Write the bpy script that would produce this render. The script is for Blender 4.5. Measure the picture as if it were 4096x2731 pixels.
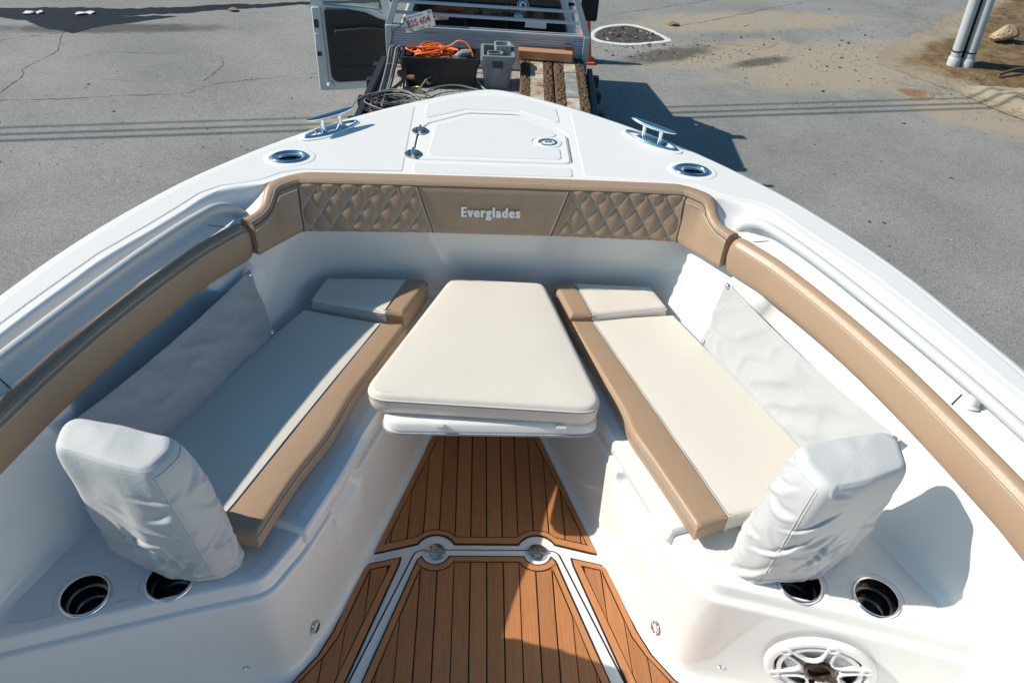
import bpy, bmesh, math, random
from math import radians, sin, cos, pi, sqrt
from mathutils import Vector, Matrix, noise
from mathutils.geometry import delaunay_2d_cdt

random.seed(7)
for o in list(bpy.data.objects):
    bpy.data.objects.remove(o)
SC = bpy.context.scene
COL = SC.collection

# ---------------------------------------------------------------- camera
def set_camera():
    p, y, r = radians(39.94), radians(3.958), radians(3.726)
    fw = Vector((sin(y)*cos(p), cos(y)*cos(p), -sin(p)))
    rt = Vector((cos(y), -sin(y), 0)); up = rt.cross(fw)
    rt2 = rt*cos(r) + up*sin(r); up2 = up*cos(r) - rt*sin(r)
    cd = bpy.data.cameras.new('camera'); co = bpy.data.objects.new('camera', cd); COL.objects.link(co)
    m = Matrix((rt2, up2, -fw)).transposed().to_4x4()
    m.translation = (-0.0641, 0, 2.19975)
    co.matrix_world = m
    cd.sensor_width = 36; cd.lens = 26.556; cd.clip_start = 0.05; cd.clip_end = 500
    SC.camera = co
set_camera()

# ---------------------------------------------------------------- daylight
SUN_DIR = Vector((1.22, -0.07, -1.0)).normalized()     # the way the light travels
SUN_ELEV = math.asin(-SUN_DIR.z)
SUN_AZ = math.atan2(-SUN_DIR.x, -SUN_DIR.y)            # from +Y, clockwise seen from above
W = bpy.data.worlds.new('World'); SC.world = W; W.use_nodes = True
nt = W.node_tree; bg = nt.nodes['Background']
sky = nt.nodes.new('ShaderNodeTexSky'); sky.sky_type = 'NISHITA'; sky.sun_disc = False
sky.sun_elevation = SUN_ELEV; sky.sun_rotation = SUN_AZ
sky.air_density = 1.0; sky.dust_density = 1.6; sky.ozone_density = 3.0; sky.altitude = 300
tint = nt.nodes.new('ShaderNodeMix'); tint.data_type = 'RGBA'; tint.blend_type = 'MULTIPLY'; tint.inputs[0].default_value = 1; tint.inputs[7].default_value = (.47, .88, .96, 1)
nt.links.new(sky.outputs[0], tint.inputs[6]); nt.links.new(tint.outputs[2], bg.inputs[0]); bg.inputs[1].default_value = 0.066
sl = bpy.data.lights.new('sun', 'SUN'); so = bpy.data.objects.new('sun', sl); COL.objects.link(so)
sl.energy = 3.6; sl.angle = radians(0.53); sl.color = (1.0, 0.905, 0.78)
so.rotation_euler = SUN_DIR.to_track_quat('-Z', 'Y').to_euler(); so.location = (-20, 5, 20)
SC.view_settings.view_transform = 'Standard'; SC.view_settings.look = 'None'
SC.view_settings.exposure = 0.58; SC.view_settings.gamma = 1; SC.view_settings.use_curve_mapping = False
SC.cycles.use_denoising = True
SC.cycles.max_bounces = 14; SC.cycles.diffuse_bounces = 10

# ---------------------------------------------------------------- materials
MATS = {}
def mat(name, col, rough=.5, metal=0, spec=.5, bump=None, var=None, coat=0, trans=0, sheen=0, coords='Object'):
    """bump: (kind, scale, strength, distance[, scale vector]); var: (scale, amount, other colour[, scale vector])"""
    m = bpy.data.materials.new(name); m.use_nodes = True; t = m.node_tree; b = t.nodes['Principled BSDF']
    b.inputs['Base Color'].default_value = (*col, 1); b.inputs['Roughness'].default_value = rough
    b.inputs['Metallic'].default_value = metal; b.inputs['Specular IOR Level'].default_value = spec
    b.inputs['Coat Weight'].default_value = coat; b.inputs['Transmission Weight'].default_value = trans
    b.inputs['Coat Roughness'].default_value = .06
    b.inputs['Sheen Weight'].default_value = sheen
    tc = t.nodes.new('ShaderNodeTexCoord')
    def vec(sc):
        mp = t.nodes.new('ShaderNodeMapping'); mp.inputs['Scale'].default_value = sc
        t.links.new(tc.outputs[coords], mp.inputs[0]); return mp.outputs[0]
    if var:
        n = t.nodes.new('ShaderNodeTexNoise'); n.inputs['Scale'].default_value = var[0]; n.inputs['Detail'].default_value = 6
        n.inputs['Roughness'].default_value = .65
        t.links.new(vec(var[3] if len(var) > 3 else (1, 1, 1)), n.inputs['Vector'])
        mr = t.nodes.new('ShaderNodeMapRange'); mr.inputs[1].default_value = .35; mr.inputs[2].default_value = .68
        mr.inputs[4].default_value = var[1]
        t.links.new(n.outputs[0], mr.inputs[0])
        mx = t.nodes.new('ShaderNodeMix'); mx.data_type = 'RGBA'
        mx.inputs[6].default_value = (*col, 1); mx.inputs[7].default_value = (*var[2], 1)
        t.links.new(mr.outputs[0], mx.inputs[0]); t.links.new(mx.outputs[2], b.inputs['Base Color'])
    if bump:
        kind, sc, st, di = bump[:4]; v = vec(bump[4] if len(bump) > 4 else (1, 1, 1))
        if kind == 'noise':
            n = t.nodes.new('ShaderNodeTexNoise'); n.inputs['Detail'].default_value = 5; out = n.outputs[0]
        elif kind == 'check':
            n = t.nodes.new('ShaderNodeTexWave'); n.bands_direction = 'X'; n2 = t.nodes.new('ShaderNodeTexWave'); n2.bands_direction = 'Y'; n2.inputs['Scale'].default_value = sc
            mp = t.nodes.new('ShaderNodeMapping'); mp.inputs['Rotation'].default_value = (0, 0, pi/4); t.links.new(v, mp.inputs[0]); v = mp.outputs[0]
            t.links.new(v, n2.inputs['Vector']); mu = t.nodes.new('ShaderNodeMath'); mu.operation = 'MULTIPLY'; t.links.new(n.outputs[1], mu.inputs[0]); t.links.new(n2.outputs[1], mu.inputs[1]); out = mu.outputs[0]
        elif kind == 'voronoi':
            n = t.nodes.new('ShaderNodeTexVoronoi'); out = n.outputs['Distance']
        else:
            n = t.nodes.new('ShaderNodeTexWave'); n.bands_direction = kind[-1].upper(); out = n.outputs[1]
        n.inputs['Scale'].default_value = sc; t.links.new(v, n.inputs['Vector'])
        bp = t.nodes.new('ShaderNodeBump'); bp.inputs['Strength'].default_value = st; bp.inputs['Distance'].default_value = di
        t.links.new(out, bp.inputs['Height']); t.links.new(bp.outputs[0], b.inputs['Normal'])
    MATS[name] = m; return m
M = MATS
mat('gelcoat', (.84, .84, .83), .07, spec=.5, bump=('noise', 1.6, .05, .02), var=(2.2, .3, (.82, .82, .805)))
mat('nonskid', (.74, .75, .75), .55, bump=('check', 52, .45, .0013))
mat('nonskid_ribbed', (.75, .755, .755), .5, bump=('wave_x', 48, .2, .0010))
mat('tan_vinyl', (.385, .268, .178), .42, bump=('noise', 75, .22, .003), var=(3, .25, (.35, .24, .157)))
mat('tan_side', (.385, .268, .178), .42, bump=('noise', 75, .2, .003), var=(3, .25, (.35, .24, .157)))
mat('cream_vinyl', (.71, .675, .61), .45, bump=('noise', 55, .16, .004), var=(2.5, .3, (.71, .665, .60)))
mat('thread', (.74, .72, .68), .7)
mat('crease_shade', (.10, .075, .05), .7)  # dark tone of seam creases, their shade put into the colour
mat('canvas', (.44, .455, .46), .9, spec=.2, bump=('noise', 260, .25, .001), sheen=.2)
mat('cover_canvas', (.56, .575, .58), .88, spec=.2, bump=('noise', 120, .3, .002), sheen=.15, var=(4, .4, (.50, .52, .53)))
mat('chrome', (.86, .87, .88), .07, 1)
mat('steel', (.62, .60, .57), .22, 1)
mat('steel_dark', (.22, .20, .19), .25, 1)
mat('white_plastic', (.82, .82, .82), .3)
mat('rail_white', (.58, .59, .595), .25)
mat('black_plastic', (.018, .018, .02), .45)
mat('caulk', (.008, .008, .009), .6)
mat('speaker_bronze', (.055, .032, .022), .35, .3)
mat('speaker_cone', (.018, .018, .02), .4)
mat('teak_border', (.51, .222, .084), .62, bump=('noise', 60, .25, .0006, (1, 12, 1)), var=(30, .55, (.41, .168, .060), (14, .8, 1)))
def teak(i):
    k = random.uniform(.80, 1.06); 
    return mat('teak_%d' % i, (.51*k, .220*k, .082*k), .6, bump=('noise', 90, .3, .0006, (12, .5, 1)),
               var=(30, .95, (.36*k, .140*k, .048*k), (13, .30, 1)))
TEAK = [teak(i) for i in range(4)]

# ---------------------------------------------------------------- mesh builder
class MB:
    def __init__(s): s.v = []; s.f = []; s.m = []
    def add(s, vs, fs, m=0):
        n = len(s.v); s.v += [Vector(v) for v in vs]; s.f += [tuple(i+n for i in f) for f in fs]; s.m += [m]*len(fs); return s
    def box(s, c, d, rot=None, m=0, taper=1.0):
        x, y, z = d[0]/2, d[1]/2, d[2]/2
        vs = [Vector((sx*x*(taper if sz < 0 else 1), sy*y*(taper if sz < 0 else 1), sz*z)) for sz in (-1, 1) for sy in (-1, 1) for sx in (-1, 1)]
        if rot: vs = [rot @ v for v in vs]
        return s.add([v+Vector(c) for v in vs], [(0, 2, 3, 1), (4, 5, 7, 6), (0, 1, 5, 4), (2, 6, 7, 3), (0, 4, 6, 2), (1, 3, 7, 5)], m)
    def hexa(s, p, m=0):     # eight corners: bottom loop of four, top loop of four
        return s.add(p, [(3, 2, 1, 0), (4, 5, 6, 7), (0, 1, 5, 4), (1, 2, 6, 5), (2, 3, 7, 6), (3, 0, 4, 7)], m)
    def tube(s, path, r, n=8, closed=False, m=0, flat=1.0):
        path = [Vector(p) for p in path]; k = len(path)
        rs = r if isinstance(r, (list, tuple)) else [r]*k
        rings = []; up = None
        for i, p in enumerate(path):
            if closed: t = path[(i+1) % k]-path[i-1]
            else: t = path[min(i+1, k-1)]-path[max(i-1, 0)]
            t.normalize()
            if up is None: up = Vector((0, 0, 1)) if abs(t.z) < .9 else Vector((1, 0, 0))
            a = t.cross(up); a.normalize(); b = a.cross(t); up = b
            rings.append([p+a*(cos(2*pi*j/n)*rs[i])+b*(sin(2*pi*j/n)*rs[i]*flat) for j in range(n)])
        vs = [v for q in rings for v in q]; fs = []
        for i in range(k if closed else k-1):
            i2 = (i+1) % k
            fs += [(i*n+j, i*n+(j+1) % n, i2*n+(j+1) % n, i2*n+j) for j in range(n)]
        if not closed: fs += [tuple(reversed(range(n))), tuple(range((k-1)*n, k*n))]
        return s.add(vs, fs, m)
    def lathe(s, prof, n=32, mx=None, m=0, close=False):
        mx = mx or Matrix.Identity(4); vs = []; fs = []; k = len(prof)
        for r, z in prof:
            vs += [mx @ Vector((r*cos(2*pi*j/n), r*sin(2*pi*j/n), z)) for j in range(n)]
        for i in range(k-1):
            fs += [(i*n+j, i*n+(j+1) % n, (i+1)*n+(j+1) % n, (i+1)*n+j) for j in range(n)]
        if prof[-1][0] > 1e-6 and close: fs.append(tuple(range((k-1)*n, k*n)))
        return s.add(vs, fs, m)
    def prism(s, poly, z0, z1, m=0, inset=0):
        n = len(poly); vs = [(x, y, z0) for x, y in poly]+[(x, y, z1) for x, y in poly]
        fs = [(i, (i+1) % n, n+(i+1) % n, n+i) for i in range(n)]+[tuple(range(n, 2*n)), tuple(reversed(range(n)))]
        return s.add(vs, fs, m)
    def grid(s, rows, m=0, closed=False, flip=False):
        n = len(rows[0]); vs = [v for r in rows for v in r]; fs = []
        for i in range(len(rows)-1):
            for j in range(n if closed else n-1):
                q = (i*n+j, i*n+(j+1) % n, (i+1)*n+(j+1) % n, (i+1)*n+j)
                fs.append(tuple(reversed(q)) if flip else q)
        return s.add(vs, fs, m)
    def fill(s, outline, holes=(), zf=lambda x, y: 0, step=0, m=0, inner=None):
        pts = []; edges = []
        for lp in [outline]+list(holes):
            b = len(pts); k = len(lp); pts += [Vector((p[0], p[1])) for p in lp]; edges += [(b+i, b+(i+1) % k) for i in range(k)]
        if step:
            xs = [p[0] for p in outline]; ys = [p[1] for p in outline]; x = min(xs)+step/2; r = 0
            while x < max(xs):
                y = min(ys)+step*(.25 if r % 2 else .75)
                while y < max(ys):
                    if inside((x, y), outline) and edge_dist((x, y), outline) > step*.45: pts.append(Vector((x, y)))
                    y += step
                x += step*.87; r += 1
        vo, _, fo = delaunay_2d_cdt(pts, edges, [], 1, 1e-6)[:3]
        if holes:
            fo = [f for f in fo if not any(inside(((vo[f[0]].x+vo[f[1]].x+vo[f[2]].x)/3, (vo[f[0]].y+vo[f[1]].y+vo[f[2]].y)/3), h) for h in holes)]
        return s.add([(v.x, v.y, zf(v.x, v.y)) for v in vo], [tuple(f) for f in fo], m)
    def mirror(s):
        s.v = [Vector((-v.x, v.y, v.z)) for v in s.v]; s.f = [tuple(reversed(f)) for f in s.f]; return s
    def merge(s, o, dm=0):
        n = len(s.v); s.v += o.v; s.f += [tuple(i+n for i in f) for f in o.f]; s.m += [k+dm for k in o.m]; return s
    def build(s, name, mats, parent=None, smooth=35, bevel=0, kind=None, label=None, subsurf=0, fixn=False):
        if not isinstance(mats, (list, tuple)): mats = [mats]
        off = root_of(parent)
        me = bpy.data.meshes.new(name); me.from_pydata([v-off for v in s.v], [], s.f)
        for q in mats: me.materials.append(M[q] if isinstance(q, str) else q)
        me.polygons.foreach_set('material_index', s.m)
        me.validate()
        if fixn:
            bm = bmesh.new(); bm.from_mesh(me); bmesh.ops.remove_doubles(bm, verts=bm.verts, dist=1e-5)
            bmesh.ops.recalc_face_normals(bm, faces=bm.faces); bm.to_mesh(me); bm.free()
        if smooth:
            me.polygons.foreach_set('use_smooth', [True]*len(me.polygons))
            if smooth < 180: me.set_sharp_from_angle(angle=radians(smooth))
        o = bpy.data.objects.new(name, me); COL.objects.link(o)
        if parent is not None: o.parent = parent
        if bevel:
            b = o.modifiers.new('edge', 'BEVEL'); b.width = bevel; b.segments = 2; b.limit_method = 'ANGLE'; b.angle_limit = radians(40)
        if subsurf:
            q = o.modifiers.new('smooth', 'SUBSURF'); q.levels = q.render_levels = subsurf
        if kind: o['kind'] = kind
        if label: o['label'] = label
        return o
def root_of(p):
    v = Vector((0, 0, 0))
    while p is not None: v += Vector(p.location); p = p.parent
    return v
def thing(name, label, cat, loc=(0, 0, 0), group=None):
    o = bpy.data.objects.new(name, None); COL.objects.link(o); o.location = loc; o.empty_display_size = .1
    return tag(o, label, cat, group)
def tag(o, label=None, cat=None, group=None, kind=None):
    if label: o['label'] = label
    if cat: o['category'] = cat
    if group: o['group'] = group
    if kind: o['kind'] = kind
    return o
# ---------------------------------------------------------------- 2D helpers
def inside(p, poly):
    x, y = p; c = False; j = len(poly)-1
    for i in range(len(poly)):
        xi, yi = poly[i][:2]; xj, yj = poly[j][:2]
        if (yi > y) != (yj > y) and x < (xj-xi)*(y-yi)/(yj-yi)+xi: c = not c
        j = i
    return c
def edge_dist(p, poly):
    best = 9; px, py = p
    for i in range(len(poly)):
        ax, ay = poly[i-1][:2]; bx, by = poly[i][:2]; dx, dy = bx-ax, by-ay; L = dx*dx+dy*dy
        t = 0 if L < 1e-12 else max(0, min(1, ((px-ax)*dx+(py-ay)*dy)/L))
        d = (px-ax-t*dx)**2+(py-ay-t*dy)**2
        if d < best: best = d
    return sqrt(best)
def area(p): return sum(p[i-1][0]*p[i][1]-p[i][0]*p[i-1][1] for i in range(len(p)))/2
def ccw(p): return list(p) if area(p) > 0 else list(reversed(p))
def rounded(poly, r, n=5):
    """round the corners; r is one radius or one per corner"""
    out = []; k = len(poly)
    for i in range(k):
        p0, p, p1 = (Vector(poly[(i+j) % k][:2]) for j in (-1, 0, 1)); rr = r[i] if isinstance(r, (list, tuple)) else r
        a = p0-p; b = p1-p; la, lb = a.length, b.length
        if rr <= 0 or la < 1e-6 or lb < 1e-6: out.append(p); continue
        a /= la; b /= lb; ang = a.angle(b)
        d = min(rr/math.tan(ang/2) if ang > .01 else rr, la*.49, lb*.49)
        s, e = p+a*d, p+b*d
        for j in range(n+1):
            t = j/n; out.append(s*(1-t)**2+p*2*t*(1-t)+e*t*t)
    return [(q.x, q.y) for q in out]
def resample(poly, step, closed=True):
    out = []; k = len(poly)
    for i in range(k if closed else k-1):
        a = Vector(poly[i]); b = Vector(poly[(i+1) % k]); n = max(1, int((b-a).length/step+.5))
        out += [tuple(a+(b-a)*(j/n)) for j in range(n)]
    if not closed: out.append(tuple(poly[-1]))
    return out
def even(path, n):
    path = [Vector(p) for p in path]; d = [0]
    for i in range(1, len(path)): d.append(d[-1]+(path[i]-path[i-1]).length)
    out = []; j = 0
    for i in range(n):
        t = d[-1]*i/(n-1)
        while j < len(d)-2 and d[j+1] < t: j += 1
        u = (t-d[j])/max(1e-9, d[j+1]-d[j]); out.append(path[j].lerp(path[j+1], max(0, min(1, u))))
    return out
def spline(pts, n, closed=False):
    """Catmull-Rom through the points, n samples per span"""
    P = [Vector(p) for p in pts]; k = len(P); out = []
    for i in range(k if closed else k-1):
        g = (lambda j: P[j % k]) if closed else (lambda j: P[max(0, min(k-1, j))])
        a, b, c, d = g(i-1), g(i), g(i+1), g(i+2)
        for j in range(n):
            t = j/n; out.append(.5*((2*b)+(c-a)*t+(2*a-5*b+4*c-d)*t*t+(3*b-a-3*c+d)*t**3))
    if not closed: out.append(P[-1].copy())
    return out
def normals2(poly):
    k = len(poly); out = []
    for i in range(k):
        a = Vector(poly[i-1][:2]); p = Vector(poly[i][:2]); b = Vector(poly[(i+1) % k][:2])
        e = (p-a); f = (b-p)
        e = e.normalized() if e.length > 1e-9 else f.normalized(); f = f.normalized() if f.length > 1e-9 else e
        n1 = Vector((e.y, -e.x)); n2 = Vector((f.y, -f.x)); n = n1+n2
        n = n/max(.5, n.length_squared/2) if n.length > 1e-6 else n1
        out.append(n)
    return out
def offset(poly, d):
    """grow a counter-clockwise polygon by d (negative shrinks)"""
    return [(p[0]+n.x*d, p[1]+n.y*d) for p, n in zip(poly, normals2(poly))]
def clip(poly, a, b, c):
    """keep the part where a*x+b*y <= c"""
    out = []
    for i in range(len(poly)):
        p, q = poly[i-1], poly[i]; dp = a*p[0]+b*p[1]-c; dq = a*q[0]+b*q[1]-c
        if (dp <= 0) != (dq <= 0):
            t = dp/(dp-dq); out.append((p[0]+(q[0]-p[0])*t, p[1]+(q[1]-p[1])*t))
        if dq <= 0: out.append(q)
    return out
def ellipse(cx, cy, a, b, ang=0, n=32):
    return [(cx+a*cos(t)*cos(ang)-b*sin(t)*sin(ang), cy+a*cos(t)*sin(ang)+b*sin(t)*cos(ang)) for t in (2*pi*i/n for i in range(n))]
def flip2(p): return [(-x, y) for x, y in reversed(p)]
def smooth_step(t): t = max(0, min(1, t)); return t*t*(3-2*t)
def stitch(mb, path, step=.0062, ln=.0036, r=.0007, m=0):
    """a run of thread dashes, each a small ridge lying on the leather"""
    path = [Vector(p) for p in path]; tot = sum((path[i+1]-path[i]).length for i in range(len(path)-1)); n = max(2, int(tot/step))
    P = even(path, n+1)
    for i in range(n):
        a = P[i]; t = (P[i+1]-a).normalized(); up = Vector((0, 0, 1)) if abs(t.z) < .9 else Vector((0, -1, 0))
        w = t.cross(up).normalized()*r; h = w.cross(t).normalized()*r; b = a+t*ln
        mb.add([a-w-h, a+w-h, a+w+h, a-w+h, b-w-h, b+w-h, b+w+h, b-w+h], [(0, 1, 2, 3), (7, 6, 5, 4), (0, 4, 5, 1), (1, 5, 6, 2), (2, 6, 7, 3), (3, 7, 4, 0)], m)
# ================================================================ the setting
G = -1.8                                               # asphalt level; the boat's floor is zero
def ground_material():
    m = bpy.data.materials.new('asphalt'); m.use_nodes = True; t = m.node_tree; b = t.nodes['Principled BSDF']; N = t.nodes.new; L = t.links.new
    tc = N('ShaderNodeTexCoord')
    def noi(scale, detail=5, rough=.6, vec=None):
        n = N('ShaderNodeTexNoise'); n.inputs['Scale'].default_value = scale; n.inputs['Detail'].default_value = detail; n.inputs['Roughness'].default_value = rough
        L(vec or tc.outputs['Object'], n.inputs['Vector']); return n.outputs[0]
    def rng(v, a, b_, c=0, d=1):
        r = N('ShaderNodeMapRange'); r.inputs[1].default_value = a; r.inputs[2].default_value = b_; r.inputs[3].default_value = c; r.inputs[4].default_value = d; L(v, r.inputs[0]); return r.outputs[0]
    def math_(op, a, b_):
        q = N('ShaderNodeMath'); q.operation = op
        for i, x in enumerate((a, b_)):
            if isinstance(x, (int, float)): q.inputs[i].default_value = x
            else: L(x, q.inputs[i])
        return q.outputs[0]
    def mix(f, a, b_):
        q = N('ShaderNodeMix'); q.data_type = 'RGBA'
        for i, x in ((6, a), (7, b_)):
            if isinstance(x, tuple): q.inputs[i].default_value = (*x, 1)
            else: L(x, q.inputs[i])
        if isinstance(f, (int, float)): q.inputs[0].default_value = f
        else: L(f, q.inputs[0])
        return q.outputs[2]
    def patch(cx, cy, rx, ry, ang=0):
        mp = N('ShaderNodeMapping'); mp.vector_type = 'TEXTURE'; mp.inputs['Location'].default_value = (cx, cy, G); mp.inputs['Rotation'].default_value = (0, 0, radians(ang)); mp.inputs['Scale'].default_value = (rx, ry, 50)
        L(tc.outputs['Object'], mp.inputs[0]); ln = N('ShaderNodeVectorMath'); ln.operation = 'LENGTH'; L(mp.outputs[0], ln.inputs[0])
        return rng(ln.outputs['Value'], 1.0, .25)
    base = mix(rng(noi(.55, 4), .3, .7), (.205, .212, .206), (.315, .318, .302))
    vo = N('ShaderNodeTexVoronoi'); vo.inputs['Scale'].default_value = 95; L(tc.outputs['Object'], vo.inputs['Vector'])
    grain = noi(75, 4, .75)
    base = mix(rng(grain, .42, .30, 0, .9), base, (.075, .08, .083))
    base = mix(rng(grain, .60, .72, 0, .8), base, (.46, .46, .44))
    base = mix(rng(noi(9, 5, .7), .55, .75, 0, .35), base, (.10, .105, .105))
    sv = N('ShaderNodeSeparateColor'); vo.inputs['Scale'].default_value = 105; L(vo.outputs['Color'], sv.inputs[0])
    base = mix(rng(sv.outputs[0], .0, .35, .55, 0), base, (.07, .075, .078)); base = mix(rng(sv.outputs[1], .80, 1.0, 0, .5), base, (.50, .50, .48))
    sand = None
    for q in ((5.6, 11.6, 3.3, 1.5, 20), (3.9, 11.9, 2.4, .8, 20), (6.9, 9.9, 1.6, 1.1, -30), (-1.6, 8.9, .9, .3, 9), (4.6, 13.6, 3.2, .8, 12)):
        p = patch(*q); sand = p if sand is None else math_('MAXIMUM', sand, p)
    sm = rng(math_('ADD', math_('MULTIPLY', sand, .72), math_('MULTIPLY', noi(2.2, 9, .72), .80)), .58, .88, 0, .9)
    base = mix(sm, base, mix(rng(grain, .35, .65), (.30, .255, .19), (.44, .385, .30)))
    dark = None
    for q in ((2.9, 11.75, 1.5, .42, 28), (4.3, 11.6, .9, .25, 25), (-5.6, 11.9, 2.8, .35, 8)):
        p = patch(*q); dark = p if dark is None else math_('MAXIMUM', dark, p)
    dm = rng(math_('ADD', math_('MULTIPLY', dark, .7), math_('MULTIPLY', noi(4, 9, .75), .75)), .60, .92, 0, .8)
    base = mix(dm, base, (.075, .072, .066))
    L(base, b.inputs['Base Color']); b.inputs['Roughness'].default_value = .82; b.inputs['Specular IOR Level'].default_value = .35
    bp = N('ShaderNodeBump'); bp.inputs['Strength'].default_value = .6; bp.inputs['Distance'].default_value = .006
    L(math_('ADD', vo.outputs['Distance'], grain), bp.inputs['Height']); L(bp.outputs[0], b.inputs['Normal'])
    return m
MATS['asphalt'] = ground_material()
g = MB(); S = 160
g.add([(-S, -S, G), (S, -S, G), (S, S, G), (-S, S, G)], [(0, 1, 2, 3)])
g.build('ground', 'asphalt', smooth=0, kind='structure')

mat('soil', (.115, .078, .040), .95, spec=.1, bump=('noise', 24, .6, .010), var=(5, .95, (.25, .185, .11)))
mat('sand_pile', (.40, .345, .26), .95, spec=.1, bump=('noise', 40, .4, .006), var=(12, .6, (.30, .25, .18)))
mat('crack_tar', (.030, .030, .030), .8)
mat('wet_asphalt', (.012, .013, .014), .5, spec=.25, bump=('noise', 90, .9, .012), var=(30, .5, (.04, .04, .04)))
mat('white_paint', (.74, .74, .70), .6, var=(14, .6, (.55, .55, .52)))
mat('stone_dark', (.075, .072, .068), .9, var=(9, .8, (.055, .052, .05)))
mat('stone_tan', (.46, .35, .22), .85, bump=('noise', 22, .5, .02), var=(14, .5, (.36, .27, .17)))
mat('dry_leaf', (.32, .16, .06), .8)
mat('straw', (.33, .25, .13), .9)
mat('twig', (.14, .09, .055), .9)
mat('rust_iron', (.22, .12, .06), .8, bump=('noise', 50, .5, .004), var=(10, .8, (.33, .21, .12)))

def fade_to_sand(name, lo, hi):       # thin rims of a heap of earth are mixed with the sand they lie on
    t = MATS[name].node_tree; b = t.nodes['Principled BSDF']; src = b.inputs['Base Color'].links[0].from_socket
    a = t.nodes.new('ShaderNodeAttribute'); a.attribute_name = 'edge'; n = t.nodes.new('ShaderNodeTexNoise'); n.inputs['Scale'].default_value = 3.2; n.inputs['Detail'].default_value = 9; n.inputs['Roughness'].default_value = .75
    tc = t.nodes.new('ShaderNodeTexCoord'); t.links.new(tc.outputs['Object'], n.inputs['Vector'])
    ad = t.nodes.new('ShaderNodeMath'); ad.operation = 'ADD'; t.links.new(a.outputs['Fac'], ad.inputs[0]); t.links.new(n.outputs[0], ad.inputs[1])
    mr = t.nodes.new('ShaderNodeMapRange'); mr.inputs[1].default_value = lo; mr.inputs[2].default_value = hi; t.links.new(ad.outputs[0], mr.inputs[0])
    mx = t.nodes.new('ShaderNodeMix'); mx.data_type = 'RGBA'; mx.inputs[6].default_value = (.31, .265, .20, 1); t.links.new(src, mx.inputs[7]); t.links.new(mr.outputs[0], mx.inputs[0]); t.links.new(mx.outputs[2], b.inputs['Base Color'])
fade_to_sand('soil', .85, 1.15); fade_to_sand('rust_iron', .8, 1.3); fade_to_sand('sand_pile', .5, .9)
def patch_sheet(name, poly, z, amp, nz, matn, step=.12, edge=.35, kind='structure'):
    poly = ccw(poly); P = resample(poly, step)
    P = [(x+.10*noise.noise((x*1.7, y*1.7, 3)), y+.10*noise.noise((x*1.7, y*1.7, 9))+.05*noise.noise((x*7, y*7, 4))) for x, y in P]
    def zf(x, y):
        d = edge_dist((x, y), P); k = smooth_step(d/edge)
        return z+k*amp*max(.02, .55+.9*noise.noise((x*nz, y*nz, 1.3))+.35*noise.noise((x*nz*3.1, y*nz*3.1, 5)))
    o = MB().fill(P, zf=zf, step=step).build(name, matn, smooth=180, kind=kind)
    at = o.data.attributes.new('edge', 'FLOAT', 'POINT'); at.data.foreach_set('value', [min(1, edge_dist((v.co.x, v.co.y), P)/(edge*1.8)) for v in o.data.vertices]); return o
patch_sheet('dirt_verge', [(7.45, 9.9), (6.95, 10.75), (6.15, 11.75), (6.7, 12.6), (7.9, 13.6), (9.3, 15.0), (11, 17), (16, 17), (16, 9), (9, 8.9)], G+.004, .055, 1.6, 'soil', .13, .5)
patch_sheet('sand_pile', [(7.3, 9.85), (7.0, 10.5), (7.15, 10.95), (7.7, 11.05), (8.6, 10.9), (9.4, 10.3), (9.2, 9.3), (8.0, 9.1)], G+.012, .16, 1.5, 'sand_pile', .1, .4)
patch_sheet('rusty_manhole_plate', ellipse(6.28, 10.58, .32, .27, .2, 20), G+.004, .012, 3, 'rust_iron', .06, .1)
# wet gutter along the far edge of the lot
wet = [(-16, 11.3), (-8, 12.15), (-7.2, 12.26), (-6.2, 12.35), (-5.2, 12.62), (-4.6, 12.8), (-3.4, 13.3), (-1.5, 13.9), (2.0, 14.9), (2.0, 15.0), (-1.6, 14.05), (-3.4, 13.48), (-4.6, 13.1), (-5.8, 12.85), (-7.4, 12.66), (-16, 11.9)]
patch_sheet('wet_gutter', wet, G+.004, .0, 1, 'wet_asphalt', .05)
patch_sheet('wet_stain', [(-7.6, 12.2), (-6.9, 12.05), (-6.4, 11.75), (-6.05, 11.62), (-5.8, 11.9), (-5.3, 12.2), (-4.8, 12.55), (-5.6, 12.5), (-6.6, 12.4)], G+.003, 0, 1, 'wet_asphalt', .05)
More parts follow.
